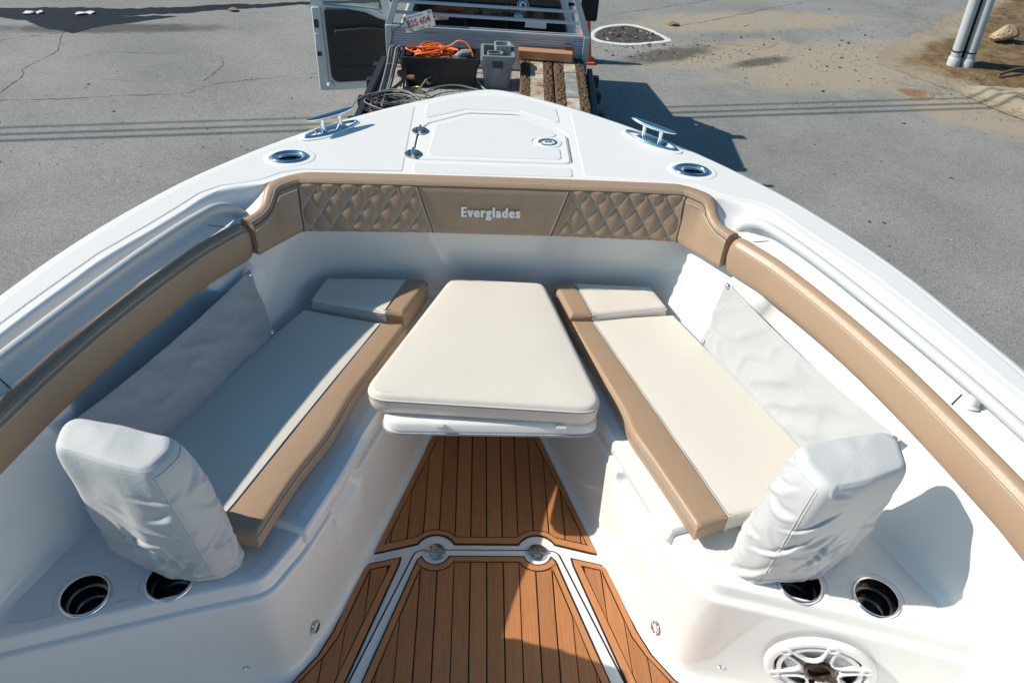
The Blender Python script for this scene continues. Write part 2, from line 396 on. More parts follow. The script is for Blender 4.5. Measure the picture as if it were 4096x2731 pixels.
# cracks: thin ragged ribbons
def crack(mb, pts, w):
    p = [(x, y) for x, y in pts]; P = even([(x, y, 0) for x, y in p], max(4, int(sum((Vector(p[i+1])-Vector(p[i])).length for i in range(len(p)-1))/.07)))
    Q = [Vector((q.x+.05*noise.noise((q.x*3, q.y*3, 0))+.02*noise.noise((q.x*14, q.y*14, 0)), q.y+.05*noise.noise((q.x*3, q.y*3, 7))+.025*noise.noise((q.x*14, q.y*14, 4)), G+.003)) for q in P]
    rows = []
    for i, q in enumerate(Q):
        t = (Q[min(i+1, len(Q)-1)]-Q[max(i-1, 0)]).normalized(); s = Vector((-t.y, t.x, 0)); ww = w*.62*(.15+1.5*abs(noise.noise((q.x*5, q.y*5, 2))))*min(1, (len(Q)-1-i)/4+.2)
        rows.append([q-s*ww, q+s*ww])
    mb.grid(rows)
ck = MB()
for pts, w in (([(-9, 8.6), (-5.9, 9.16), (-5.2, 9.27), (-4.5, 9.44), (-3.75, 9.58), (-3.59, 9.9), (-2.27, 10.44), (-1.2, 10.9), (0, 11.3)], .011),
               ([(-6.0, 9.2), (-6.0, 10.03), (-6.1, 10.19), (-5.93, 10.86), (-6.18, 11.63), (-6.12, 11.99), (-5.5, 12.5)], .012),
               ([(-3.7, 10.0), (-3.58, 10.57), (-3.71, 10.98)], .009), ([(-3.62, 9.85), (-4.3, 9.95), (-5.0, 9.9)], .006), ([(-6.3, 10.3), (-5.2, 10.9), (-4.2, 11.0)], .006),
               ([(3.2, 13.1), (4.2, 13.7), (5.5, 14.6), (7.5, 15.6)], .012), ([(2.2, 13.6), (3.4, 14.3), (5, 15.2)], .01), ([(1.9, 13.2), (1.4, 14.2), (2.2, 15.6)], .01),
               ([(3.4, 12.5), (4.6, 12.2), (4.9, 12.6)], .007), ([(-6.1, 11.7), (-6.9, 11.2), (-7.6, 11.3)], .01), ([(-5.9, 12.0), (-5.2, 12.0), (-4.4, 12.3)], .009)):
    crack(ck, pts, w)
tag(ck.build('pavement_cracks', 'crack_tar', smooth=0), 'thin dark cracks wandering across the grey asphalt', 'cracks', kind='stuff')
# the pothole: ring of white paint round a broken, stone filled hollow
ring = [(1.711, 12.464), (1.80, 12.70), (1.93, 12.90), (2.198, 13.101), (2.496, 13.141), (2.762, 12.978), (2.92, 12.72), (3.05, 12.40), (2.86, 12.27), (2.695, 12.20), (2.309, 12.089), (1.921, 12.147), (1.76, 12.28)]
ring = ccw(ring); cx, cy = 2.33, 12.6
hole = [(cx+(x-cx)*.86, cy+(y-cy)*.82) for x, y in ring]
ho = [tuple(v[:2]) for v in spline([(x, y, 0) for x, y in hole], 4, True)]; ro = [tuple(v[:2]) for v in spline([(x, y, 0) for x, y in ring], 4, True)]
rr = MB(); rr.grid([[(x+.02*noise.noise((x*6, y*6, 0)), y+.02*noise.noise((x*6, y*6, 5)), G+.006) for x, y in q] for q in (ro, ho)], closed=True)
pothole = thing('pothole', 'stone filled pothole ringed with white paint behind the truck', 'pothole', (cx, cy, G))
rr.build('painted_ring', 'white_paint', pothole, smooth=0)
MB().fill(ho, zf=lambda x, y: G+.004, step=.1).build('broken_base', 'stone_dark', pothole, smooth=0)
def pebble(mb, c, r, m=0):
    ax = [Vector((random.uniform(.6, 1.2), random.uniform(.6, 1.2), random.uniform(.35, .75)))*r for _ in range(1)][0]
    vs = [(1, 0, 0), (-1, 0, 0), (0, 1, 0), (0, -1, 0), (0, 0, 1), (.6, .6, .5), (-.6, .5, .6), (.5, -.7, .5), (-.6, -.6, .5)]
    a = random.uniform(0, 6.3); out = []
    for x, y, z in vs:
        k = random.uniform(.8, 1.15); x, y, z = x*ax.x*k, y*ax.y*k, z*ax.z*k
        out.append((c[0]+x*cos(a)-y*sin(a), c[1]+x*sin(a)+y*cos(a), c[2]+z))
    mb.add(out, [(4, 5, 6), (4, 6, 8), (4, 8, 7), (4, 7, 5), (0, 5, 7), (2, 6, 5), (1, 8, 6), (3, 7, 8), (0, 2, 5), (2, 1, 6), (1, 3, 8), (3, 0, 7)], m)
st = MB()
for _ in range(150):
    x, y = random.uniform(1.7, 3.0), random.uniform(12.1, 13.1)
    if inside((x, y), ho) and edge_dist((x, y), ho) > .03: pebble(st, (x, y, G+.004), random.uniform(.015, .055), random.choice((0, 0, 0, 0, 0, 1)))
for _ in range(9):
    x, y = random.uniform(1.8, 2.9), random.uniform(12.15, 13.0)
    if inside((x, y), ho): pebble(st, (x, y, G+.02), random.uniform(.02, .04), 2)
st.build('rubble', ['stone_dark', 'asphalt', 'dry_leaf'], pothole, smooth=0, kind='stuff')
# loose gravel and litter
gv = MB()
for cx, cy, sx, sy, n in ((2.9, 11.8, .9, .3, 420), (4.3, 11.9, 1.2, .7, 420), (6.0, 11.6, 1.2, 1.0, 360), (7.2, 11.6, 1.2, .8, 260), (-4, 9, 3, 1.2, 90), (5, 8, 2, 2, 90), (-3.3, 8.1, 1.6, .4, 60), (6.5, 13, 1.2, .8, 200), (3.6, 6.6, .7, .5, 20)):
    for _ in range(n):
        x, y = random.gauss(cx, sx), random.gauss(cy, sy)
        pebble(gv, (x, y, G+.002), random.uniform(.005, .015) if random.random() < .94 else random.uniform(.02, .035), random.choice((0, 0, 1, 2)))
tag(gv.build('loose_gravel', ['stone_dark', 'asphalt', 'stone_tan'], smooth=0), 'loose gravel scattered over the sandy asphalt', 'gravel', kind='stuff')
ss = MB()
for _ in range(5200):
    x, y = random.uniform(6.3, 13.5), random.uniform(9.6, 16)
    if noise.noise((x*.9, y*.9, 2)) < -.12 or x-6.4 < .55*abs(y-12) - .5*max(0, 13-y): continue
    a = random.uniform(0, 6.3); l = random.uniform(.05, .2); h = random.uniform(.0, .05); w = .004; z = G+.055
    dx, dy = cos(a)*l, sin(a)*l
    ss.add([(x-dy*w/l, y+dx*w/l, z), (x+dy*w/l, y-dx*w/l, z), (x+dx, y+dy, z+h)], [(0, 1, 2)], random.choice((0, 0, 1, 2)))
tag(ss.build('ground_litter', ['straw', 'twig', 'dry_leaf'], smooth=0), 'dry straw and dead leaves covering the brown dirt verge', 'leaf litter', kind='stuff')
# rock, logs, leaves
rk = bpy.data.meshes.new('rock'); bm = bmesh.new(); rr_ = random.Random(5)
for _ in range(22):
    d = Vector((rr_.gauss(0, 1), rr_.gauss(0, 1), rr_.gauss(0, 1))).normalized(); bm.verts.new((d.x*.30*rr_.uniform(.85, 1.1), d.y*.19*rr_.uniform(.85, 1.1), max(d.z, -.5)*.19*rr_.uniform(.9, 1.1)+.05*d.x))
hull_ = bmesh.ops.convex_hull(bm, input=bm.verts); bmesh.ops.delete(bm, geom=[v for v in bm.verts if not v.link_faces], context='VERTS')
bmesh.ops.bevel(bm, geom=list(bm.edges), offset=.012, segments=2, affect='EDGES')
bmesh.ops.subdivide_edges(bm, edges=list(bm.edges), cuts=2, use_grid_fill=True); bmesh.ops.triangulate(bm, faces=list(bm.faces))
for v in bm.verts:
    v.co += v.co.normalized()*(.010*noise.noise(v.co*14)+.005*noise.noise(v.co*38)); v.co.rotate(Matrix.Rotation(.15, 3, 'Z')); v.co += Vector((8.86, 12.98, G+.13))
bm.to_mesh(rk); bm.free(); rk.materials.append(M['stone_tan']); ro_ = bpy.data.objects.new('rock', rk); COL.objects.link(ro_); rk.polygons.foreach_set('use_smooth', [True]*len(rk.polygons))
tag(ro_, 'tan boulder lying on the brown dirt beside the grey posts', 'rock')
def branch(name, pts, r, label, m='twig'):
    b = MB(); P = spline(pts, 5); b.tube(P, [r*(1-.5*i/len(P))*(1+.25*noise.noise(p*9)) for i, p in enumerate(P)], 7)
    return tag(b.build(name, m, smooth=60), label, 'branch')
branch('fallen_branch', [(7.72, 10.2, G+.14), (7.95, 10.42, G+.2), (8.3, 10.6, G+.2), (8.75, 10.82, G+.16)], .055, 'thick dark rotten branch lying on the sand pile')
branch('fallen_branch', [(7.85, 11.2, G+.09), (8.4, 11.45, G+.12), (9.2, 11.5, G+.08)], .025, 'thin brown branch on the dirt just below the grey posts')
branch('fallen_branch', [(8.4, 10.05, G+.12), (8.9, 9.9, G+.12), (9.3, 9.55, G+.06)], .012, 'slender twig along the near edge of the sand pile')
def leaf(x, y, s, label, z=G+.006):
    b = MB(); a = random.uniform(0, 6); k = 9
    rows = [[Vector((x+cos(a)*t*s-sin(a)*w*s*.32*sin(pi*t)*1.0, y+sin(a)*t*s+cos(a)*w*s*.32*sin(pi*t), z+.015*abs(w)+.02*sin(pi*t))) for w in (-1, 0, 1)] for t in (i/k for i in range(k+1))]
    b.grid(rows); tag(b.build('fallen_leaf', 'dry_leaf', smooth=60), label, 'leaf')
leaf(-3.95, 12.95, .2, 'curled brown leaf by the wet gutter, nearest the open truck door')
leaf(3.35, 13.25, .22, 'curled brown leaf on asphalt beyond the pothole')
def scrap(x, y, a, label):
    b = MB(); b.grid([[Vector((x+.13*i*cos(a)-.05*j*sin(a)+.05*noise.noise((i*2, j*3, x)), y+.13*i*sin(a)+.05*j*cos(a)+.04*noise.noise((i*3, j*2, y)), G+.025+.03*noise.noise((i*2, j*2, x)))) for i in (-1, -.5, -.1, .3, .7, 1)] for j in (-1, -.3, .4, 1)])
    tag(b.build('paper_scrap', 'white_plastic', smooth=60), label, 'litter')
scrap(-6.95, 12.42, .1, 'small white paper scrap, the left one in the wet gutter')
scrap(-6.2, 12.5, .3, 'white paper scrap, the right one in the wet gutter')

# round grey posts at the verge
mat('grey_pvc', (.50, .53, .56), .45, var=(5, .3, (.43, .46, .49)))
def post(x, y, r, label):
    t = thing('bollard_post', label, 'post', (x, y, G), 'pair of grey round posts on the verge')
    def at(h): return Vector((x-.10*h, y-.02*h, G+h))
    MB().tube([at(.18), at(1.6), at(3.2)], r, 20).build('pole', 'grey_pvc', t, smooth=50)
    MB().tube([at(.0), at(.04), at(.17), at(.19)], [r*1.22, r*1.24, r*1.2, r*1.02], 20).build('base_sleeve', 'grey_pvc', t, smooth=50)
    MB().tube([at(.27), at(.29)], r*1.06, 20).build('strap_ring', 'black_plastic', t, smooth=50)
post(7.38, 11.66, .078, 'left round grey post standing at the edge of the dirt')
post(7.575, 11.62, .078, 'right round grey post standing at the edge of the dirt')
wp = MB().tube([(7.50, 11.80, G-.1), (7.30, 11.83, G+3.4)], .10, 14)
mat('tarred_wood', (.035, .028, .022), .85, bump=('noise', 30, .6, .01, (1, 1, .1)))
tag(wp.build('wooden_pole', 'tarred_wood', smooth=50), 'dark wooden pole rising right behind the two grey posts', 'pole')
# overhead wires out of frame above; their shadows cross the asphalt
def wire(sx, sy, h, r, label):
    d = SUN_DIR; k = h/-d.z; off = Vector((-d.x*k, -d.y*k, h)); P = []
    for i in range(41):
        u = -1+i/20; P.append(Vector((sx+30*u, sy+30*u*.162, G))+off+Vector((0, 0, .7*u*u)))
    tag(MB().tube(P, r, 6).build('overhead_wire', 'black_plastic', smooth=60), label, 'wire', 'overhead wires')
for i, (y, r) in enumerate(((9.72, .018), (9.53, .022), (9.36, .024))):
    wire(2.5, y, 5.2+.1*i, r, 'black overhead wire strung high above the asphalt')
# ================================================================ the boat
boat = thing('motor_boat', 'white open bow motor boat with tan upholstery on the grey asphalt', 'boat', (0, 0, 0))
OUT = [(1.49, -2.2), (1.488, .3), (1.47, .8), (1.43, 1.15), (1.385, 1.41), (1.36, 1.50), (1.315, 1.65), (1.268, 1.80), (1.205, 1.96), (1.128, 2.12), (1.03, 2.293), (.91, 2.452), (.775, 2.607), (.62, 2.755), (.44, 2.898), (.25, 3.022), (.12, 3.092), (.05, 3.122), (0, 3.130)]
OUT = [tuple(v[:2]) for v in spline([(x, y, 0) for x, y in OUT], 3)]
LIP = [(1.415, -2.2), (1.40, .3), (1.378, .8), (1.337, 1.1), (1.300, 1.27), (1.262, 1.365), (1.228, 1.475), (1.190, 1.59), (1.150, 1.70), (1.105, 1.82), (1.02, 1.98), (.968, 2.085), (.925, 2.18), (.872, 2.232), (.812, 2.255), (.762, 2.264)]
INN = [(1.275, -2.2, .882), (1.272, .3, .882), (1.262, .8, .882), (1.228, 1.11, .882), (1.200, 1.235, .882), (1.175, 1.36, .882), (1.132, 1.506, .882), (1.105, 1.585, .882), (1.074, 1.66, .882), (1.030, 1.765, .882), (.955, 1.92, .882), (.90, 2.02, .882), (.838, 2.125, .882), (.790, 2.158, .886), (.755, 2.205, .908), (.748, 2.262, .944)]
def deck_z(x, y): return .955+max(0, y-2.3)*.018
WINGBACK = [(.762, 2.264), (.742, 2.285), (.70, 2.312), (.665, 2.335), (.64, 2.346), (.43, 2.353), (.2, 2.357), (0, 2.358)]
ROLL = .032
# --- hull: rolled edge and topsides
out_full = [(x, y) for x, y in OUT]+[(-x, y) for x, y in reversed(OUT[:-1])]
nn = normals2(ccw(out_full)) if area(out_full) > 0 else [-n for n in normals2(out_full)]
def ring(poly, d, z): return [Vector((p[0]+n.x*d, p[1]+n.y*d, z if z is not None else 0)) for p, n in zip(poly, nn)]
hb = MB(); rows = []
for i in range(7):
    a = i/6*pi/2; r = ring(out_full, -ROLL+ROLL*sin(a), 0); rows.append([Vector((v.x, v.y, deck_z(v.x, v.y)-ROLL*(1-cos(a)))) for v in r])
for z, k in ((.86, .995), (.80, .985), (.6, .955), (.3, .90), (-.1, .80), (-.5, .66), (-.8, .38), (-.95, .02)):
    rows.append([Vector((x*k, (y+2.2)*(1-(1-k)*.22)-2.2, z)) for x, y in out_full])
hb.grid(rows, flip=True)
hb.build('hull', 'gelcoat', boat, smooth=60, fixn=False)
rub = MB().tube([Vector((x*.999, y, .845)) for x, y in out_full], .013, 8); rub.build('rub_rail', 'white_plastic', boat, smooth=60)
# --- deck with openings for the anchor locker and the rod holders
HATCH = rounded(ccw([(.287, 2.468), (.287, 2.70), (.25, 2.765), (.10, 2.872), (-.10, 2.872), (-.25, 2.770), (-.285, 2.70), (-.293, 2.468)]), [.035, .03, .06, .08, .08, .06, .03, .035], 6)
RODS = [(.712, 2.450, -.16), (-.712, 2.450, .16)]
def rod_hole(i, k=1.0): x, y, a = RODS[i]; return ellipse(x, y, .043*k, .030*k, a, 28)
inner_r = [p for p in LIP]+WINGBACK[1:]
d_out = [(v.x, v.y) for v in ring(out_full, -ROLL, 0)]
inner = inner_r+[(-x, y) for x, y in reversed(inner_r[:-1])]
dk = MB(); dk.fill(ccw(d_out+list(reversed(inner))), [HATCH, rod_hole(0), rod_hole(1)], deck_z, .12)
dk.build('deck', 'gelcoat', boat, smooth=60)
lock = MB(); hz = [Vector((x, y, deck_z(x, y))) for x, y in HATCH]
hin = offset(HATCH, -.006)
lock.grid([hz, [Vector((v.x, v.y, v.z-.02)) for v in hz], [Vector((x, y, .935)) for x, y in offset(HATCH, -.03)]], closed=True)
lock.build('locker_rim', 'gelcoat', boat, smooth=50)
lid = MB(); prof = [(0, -.02), (0, -.005), (-.003, -.001), (-.008, .0012)]
lid.grid([[Vector((x, y, deck_z(x, y)+dz)) for x, y in offset(hin, d)] for d, dz in prof], closed=True)
lid.fill(offset(hin, -.008), zf=lambda x, y: deck_z(x, y)+.0012, step=.1)
anchor = lid.build('anchor_hatch', 'gelcoat', boat, smooth=50)
def patch(name, poly, parent=boat, m='nonskid', lift=.0022, zf=deck_z, r=.03, step=.1, holes=()):
    poly = ccw(rounded(poly, r, 5) if r else poly); b = MB()
    b.grid([[Vector((x, y, zf(x, y)+h)) for x, y in offset(poly, d)] for d, h in ((.002, .0004), (0, lift*.7), (-.0025, lift))], closed=True)
    b.fill(offset(poly, -.0025), holes, lambda x, y: zf(x, y)+lift, step)
    return b.build(name, m, parent, smooth=60)
patch('nonskid_patch', [(.245, 2.50), (.245, 2.585), (.150, 2.61), (.145, 2.655), (.245, 2.685), (.222, 2.735), (.09, 2.835), (-.09, 2.835), (-.22, 2.742), (-.225, 2.725), (-.225, 2.645), (-.235, 2.55), (-.235, 2.50)], anchor, lift=.0035, r=.02)
patch('nonskid_patch', [(.275, 2.378), (.275, 2.44), (-.28, 2.44), (-.28, 2.378)], r=.015)
patch('nonskid_patch', [(.262, 2.795), (.255, 2.935), (.11, 3.03), (-.11, 3.03), (-.262, 2.93), (-.27, 2.80), (-.11, 2.90), (.11, 2.90)], r=.02)
def side_patch():
    po = []
    o2 = [(v.x, v.y) for v in ring(out_full, -.047, 0)][:len(OUT)]
    po = [p for p in o2 if p[0] > .31 and p[1] > -1.5]
    li = [(x+n[0], y+n[1]) for (x, y), n in zip(LIP, [(.024, .012)]*len(LIP))]
    pin = [p for p in li if p[1] > -1.5][:-1]
    pin += [(.78, 2.29), (.72, 2.345), (.66, 2.372), (.318, 2.382), (.312, 2.90)]
    return po+list(reversed(pin))
sp = side_patch(); patch('nonskid_patch', ccw(sp), r=0, m='nonskid_ribbed', holes=[rod_hole(0, 1.5)]); patch('nonskid_patch', flip2(ccw(sp)), r=0, m='nonskid_ribbed', holes=[rod_hole(1, 1.5)])
def island(cx, cy, a, b, ang):      # smooth moulded ring round a fitting
    m = MB(); e = ellipse(cx, cy, a, b, ang, 40)
    m.grid([[Vector((x, y, deck_z(x, y)+h)) for x, y in offset(e, d)] for d, h in ((.003, .001), (0, .0035), (-.004, .0042), (-.018, .0042))], closed=True)
    return m
# --- anchor hatch fittings
def deck_hinge(cx, cy, z, r, ang, parent, barrel=.0055, name='hinge'):
    rot = Matrix.Translation((cx, cy, z)) @ Matrix.Rotation(ang, 4, 'Z'); b = MB()
    b.lathe([(0.0001, .004), (r-.003, .004), (r, .002), (r, -.002)], 32, rot)
    for k in range(5):
        x0 = -r*.98+k*r*.395; b.tube([rot @ Vector((x0, 0, .006)), rot @ Vector((x0+r*.37, 0, .006))], barrel, 10)
    for sx in (-.45, .45):
        for sy in (-.5, .5): b.lathe([(.0001, .0062), (.004, .0058), (.0052, .004)], 10, rot @ Matrix.Translation((sx*r, sy*r, 0)), m=1)
    return b.build(name, ['steel', 'steel_dark'], parent, smooth=40)
for cx, cy in ((-.275, 2.690), (-.288, 2.506)):
    deck_hinge(cx, cy, deck_z(cx, cy)+.003, .031, radians(92), anchor)
lt = MB(); mx = Matrix.Translation((.203, 2.631, deck_z(.2, 2.63)+.002)) @ Matrix.Diagonal((1.22, .95, 1, 1))
lt.lathe([(.0001, -.006), (.018, -.006), (.022, .003), (.029, .004), (.032, .0)], 32, mx)
lt.box((.205, 2.631, deck_z(.2, 2.63)+.003), (.026, .012, .006), m=0)
lt.build('latch', ['chrome'], anchor, smooth=40)
isl = island(.203, 2.631, .052, .045, 0); isl.build('latch_surround', 'gelcoat', anchor, smooth=60)
# --- rod holders
for i in (0, 1):
    x, y, a = RODS[i]; mx = Matrix.Translation((x, y, deck_z(x, y)+.004)) @ Matrix.Rotation(a, 4, 'Z'); s = 1 if i == 0 else -1
    b = MB(); P = [(.066, 0), (.064, .004), (.058, .0065), (.050, .005), (.044, -.002), (.043, -.02)]
    rows = [[mx @ Vector((r*cos(t), r*(.72 if r > .046 else .70)*sin(t), z)) for t in (2*pi*j/40 for j in range(40))] for r, z in P]
    for dz in (.06, .12, .2): rows.append([mx @ Vector((.043*cos(t)-s*dz*.28, .030*sin(t)-dz*.25, -dz)) for t in (2*pi*j/40 for j in range(40))])
    b.grid(rows[:6], closed=True, flip=True); b.grid(rows[5:], closed=True, flip=True, m=1); b.add(rows[-1], [tuple(range(40))], 1)  # tube inside in darker metal, the hole's shade put into its colour
    rod = b.build('rod_holder', ['chrome', 'steel_dark'], boat, smooth=50)
    island(x, y, .088, .066, a).build('surround', 'gelcoat', rod, smooth=60)
# --- pull up mooring cleats
def cleat(s):
    c = Vector((.600*s, 2.672, 0)); ax = Vector((.177*s, -.158, 0)).normalized(); sd = Vector((-ax.y, ax.x, 0)); z0 = deck_z(c.x, c.y)+.003
    def at(u, v, h): return c+ax*u+sd*v+Vector((0, 0, z0+h))
    b = MB(); n = 44
    def ringv(a, w, h): return [at(a*cos(t), w*sin(t)*(1-.10*cos(2*t)), h) for t in (2*pi*j/n for j in range(n))]
    b.grid([ringv(.119, .031, 0), ringv(.118, .030, .005), ringv(.112, .025, .009), ringv(.104, .019, .006), ringv(.100, .016, -.004)], closed=True)
    b.add(ringv(.100, .016, -.004), [tuple(range(n))])
    cl = b.build('cleat', 'chrome', boat, smooth=50)
    k = MB(); k.grid([[at(u, v*(.028 if abs(u) < .03 else .022), .0085+.006*(1-(u/.055)**2)*(1-v*v)) for v in (-1, -.5, 0, .5, 1)] for u in (-.055, -.04, -.02, 0, .02, .04, .055)])
    k.build('saddle', 'chrome', cl, smooth=60)
    for u in (-.036, .036):
        MB().tube([at(u, 0, .004), at(u, 0, .012), at(u, 0, .03), at(u, 0, .056)], [.012, .0085, .0075, .008], 14).build('cleat_post', 'chrome', cl, smooth=60)
    h = MB(); us = [-.098, -.094, -.08, -.06, -.03, 0, .03, .06, .08, .094, .098]
    h.tube([at(u, 0, .059+.006*(abs(u)/.098)**2-.002) for u in us], [.003, .006, .009, .0125, .0145, .015, .0145, .0125, .009, .006, .003], 14, flat=.62)
    h.build('cleat_bar', 'chrome', cl, smooth=60)
    m = MB(); e = [at(.135*cos(t), .044*sin(t), 0) for t in (2*pi*j/40 for j in range(40))]
    m.grid([[v+Vector((0, 0, -.002)) for v in e], [v+Vector((0, 0, .0005)) for v in e], [c.xy.to_3d()+(v-c.xy.to_3d()-Vector((0, 0, v.z)))*.9+Vector((0, 0, v.z+.001)) for v in e], [c.xy.to_3d()+(v-c.xy.to_3d()-Vector((0, 0, v.z)))*.5+Vector((0, 0, v.z+.001)) for v in e]], closed=True)
    m.build('surround', 'gelcoat', cl, smooth=60)
cleat(1); cleat(-1)
# --- side coaming channel with grab rail
FR = [(0, 0), (.04, .015), (.09, .07), (.15, .25), (.20, .55), (.25, .8), (.32, .94), (.42, 1), (.6, 1), (.8, 1), (.94, 1), (.985, 1.03), (1.0, 1.10)]
li3 = spline([(x, y, deck_z(x, y)) for x, y in LIP], 4); in3 = spline(INN, 4)
for s in (1, -1):
    b = MB(); b.grid([[Vector(((a.x+(c.x-a.x)*t), a.y+(c.y-a.y)*t, a.z-(a.z-c.z)*d)) for t, d in FR] for a, c in zip(li3, in3)])
    # back of the wing recess, drops from the lip of the deck down behind the cushion
    wb = [Vector((x, y, deck_z(x, y))) for x, y in WINGBACK]
    b.grid([wb, [v-Vector((0, 0, .03)) for v in wb]])
    if s < 0: b.mirror()
    b.build('coaming', 'gelcoat', boat, smooth=75, fixn=False)
    rail = [(1.335, .2, .945), (1.31, .8, .945), (1.279, 1.087, .945), (1.243, 1.222, .945), (1.208, 1.339, .945), (1.168, 1.457, .945), (1.124, 1.581, .945), (1.074, 1.714, .945), (1.014, 1.864, .945), (.953, 1.998, .945), (.914, 2.075, .943), (.888, 2.130, .936), (.862, 2.166, .92), (.842, 2.184, .90), (.829, 2.190, .880)]
    P = [Vector((x*s, y, z)) for x, y, z in spline(rail, 4)]
    gr = MB().tube(P, .0165, 16).build('grab_rail', 'rail_white', boat, smooth=80)
    MB().tube([(1.222*s, 1.345, .881), (1.222*s, 1.347, .886), (1.2225*s, 1.349, .895), (1.2195*s, 1.341, .940)], [.021, .020, .0165, .0155], 16).build('stanchion', 'rail_white', gr, smooth=60)
    MB().lathe([(.022, 0), (.0215, .003), (.017, .006)], 20, Matrix.Translation((.829*s, 2.190, .884)), close=False).build('rail_foot', 'rail_white', gr, smooth=60)
    # removable cover panel in the coaming: thin dark joints
    for a, c in (((1.171, 1.352), (1.232, 1.402)), ((.862, 2.108), (.93, 2.118))):
        a, c = Vector((a[0]*s, a[1], .8835)), Vector((c[0]*s, c[1], .8835)); t = (c-a).normalized(); q = Vector((-t.y, t.x, 0))*.0016
        MB().add([a-q, a+q, c+q, c-q], [(0, 1, 2, 3)]).build('panel_joint', 'caulk', boat, smooth=0)

# --- inner hull side and bulkhead
BASE = [(1.237, .70), (1.232, .85), (1.224, .93), (1.206, 1.015), (1.152, 1.155), (1.089, 1.297), (1.0, 1.46), (.90, 1.66), (.80, 1.85), (.735, 1.99), (.69, 2.11), (.658, 2.22), (.62, 2.30), (.56, 2.338), (.45, 2.345), (.3, 2.345), (0, 2.345)]
TOPW = [(1.247, .70), (1.240, .85), (1.232, .93), (1.220, 1.015), (1.192, 1.155), (1.158, 1.297), (1.105, 1.46), (1.035, 1.66), (.955, 1.86), (.882, 2.01), (.815, 2.12), (.742, 2.20), (.672, 2.285), (.59, 2.318), (.45, 2.325), (.3, 2.33), (0, 2.333)]
LEDGE = .45
for s in (1, -1):
    b = MB(); bs = spline([(x, y, LEDGE) for x, y in BASE], 5); ts = spline([(x, y, .775) for x, y in TOPW], 5)
    rows = []
    for a, c in zip(bs, ts):
        ins = Vector((-.9, -.45, 0)).normalized() if a.y < 2.2 else Vector((-.5, -.86, 0)); up = c-a
        r = []
        for t in (0, .15, .4, 1, 2, 4): r.append(a+ins*(.025*max(0, 1-t)**2)+up*(.08*t)+Vector((0, 0, 0)))
        pk = smooth_step(min((a.y-1.43)/.05, (1.965-a.y)/.05)); po_ = Vector((.055, .035, 0))*pk
        for t, f in ((.45, 0), (.50, .1), (.53, .8), (.57, 1), (.8, 1), (1.0, 1)): r.append(a+up*t+po_*f)
        r.append(c+po_+Vector((.03, .03, .0))); r.append(c+Vector((.03, .03, .1)))
        rows.append(r)
    b.grid(rows)
    aft = [[Vector((x0, y, 0)), Vector((x1, y, .45)), Vector((x2, y, .775)), Vector((x2+.03, y+.0, .776)), Vector((x2+.03, y+.0, .885))] for y, x0, x1, x2 in ((.96, 1.205, 1.2245, 1.2325), (.93, 1.209, 1.2242, 1.2322), (.7, 1.225, 1.235, 1.245), (.2, 1.23, 1.245, 1.255), (-2.2, 1.23, 1.245, 1.255))]
    b.grid(aft)
    if s < 0: b.mirror()
    b.build('cockpit_side', 'gelcoat', boat, smooth=70)
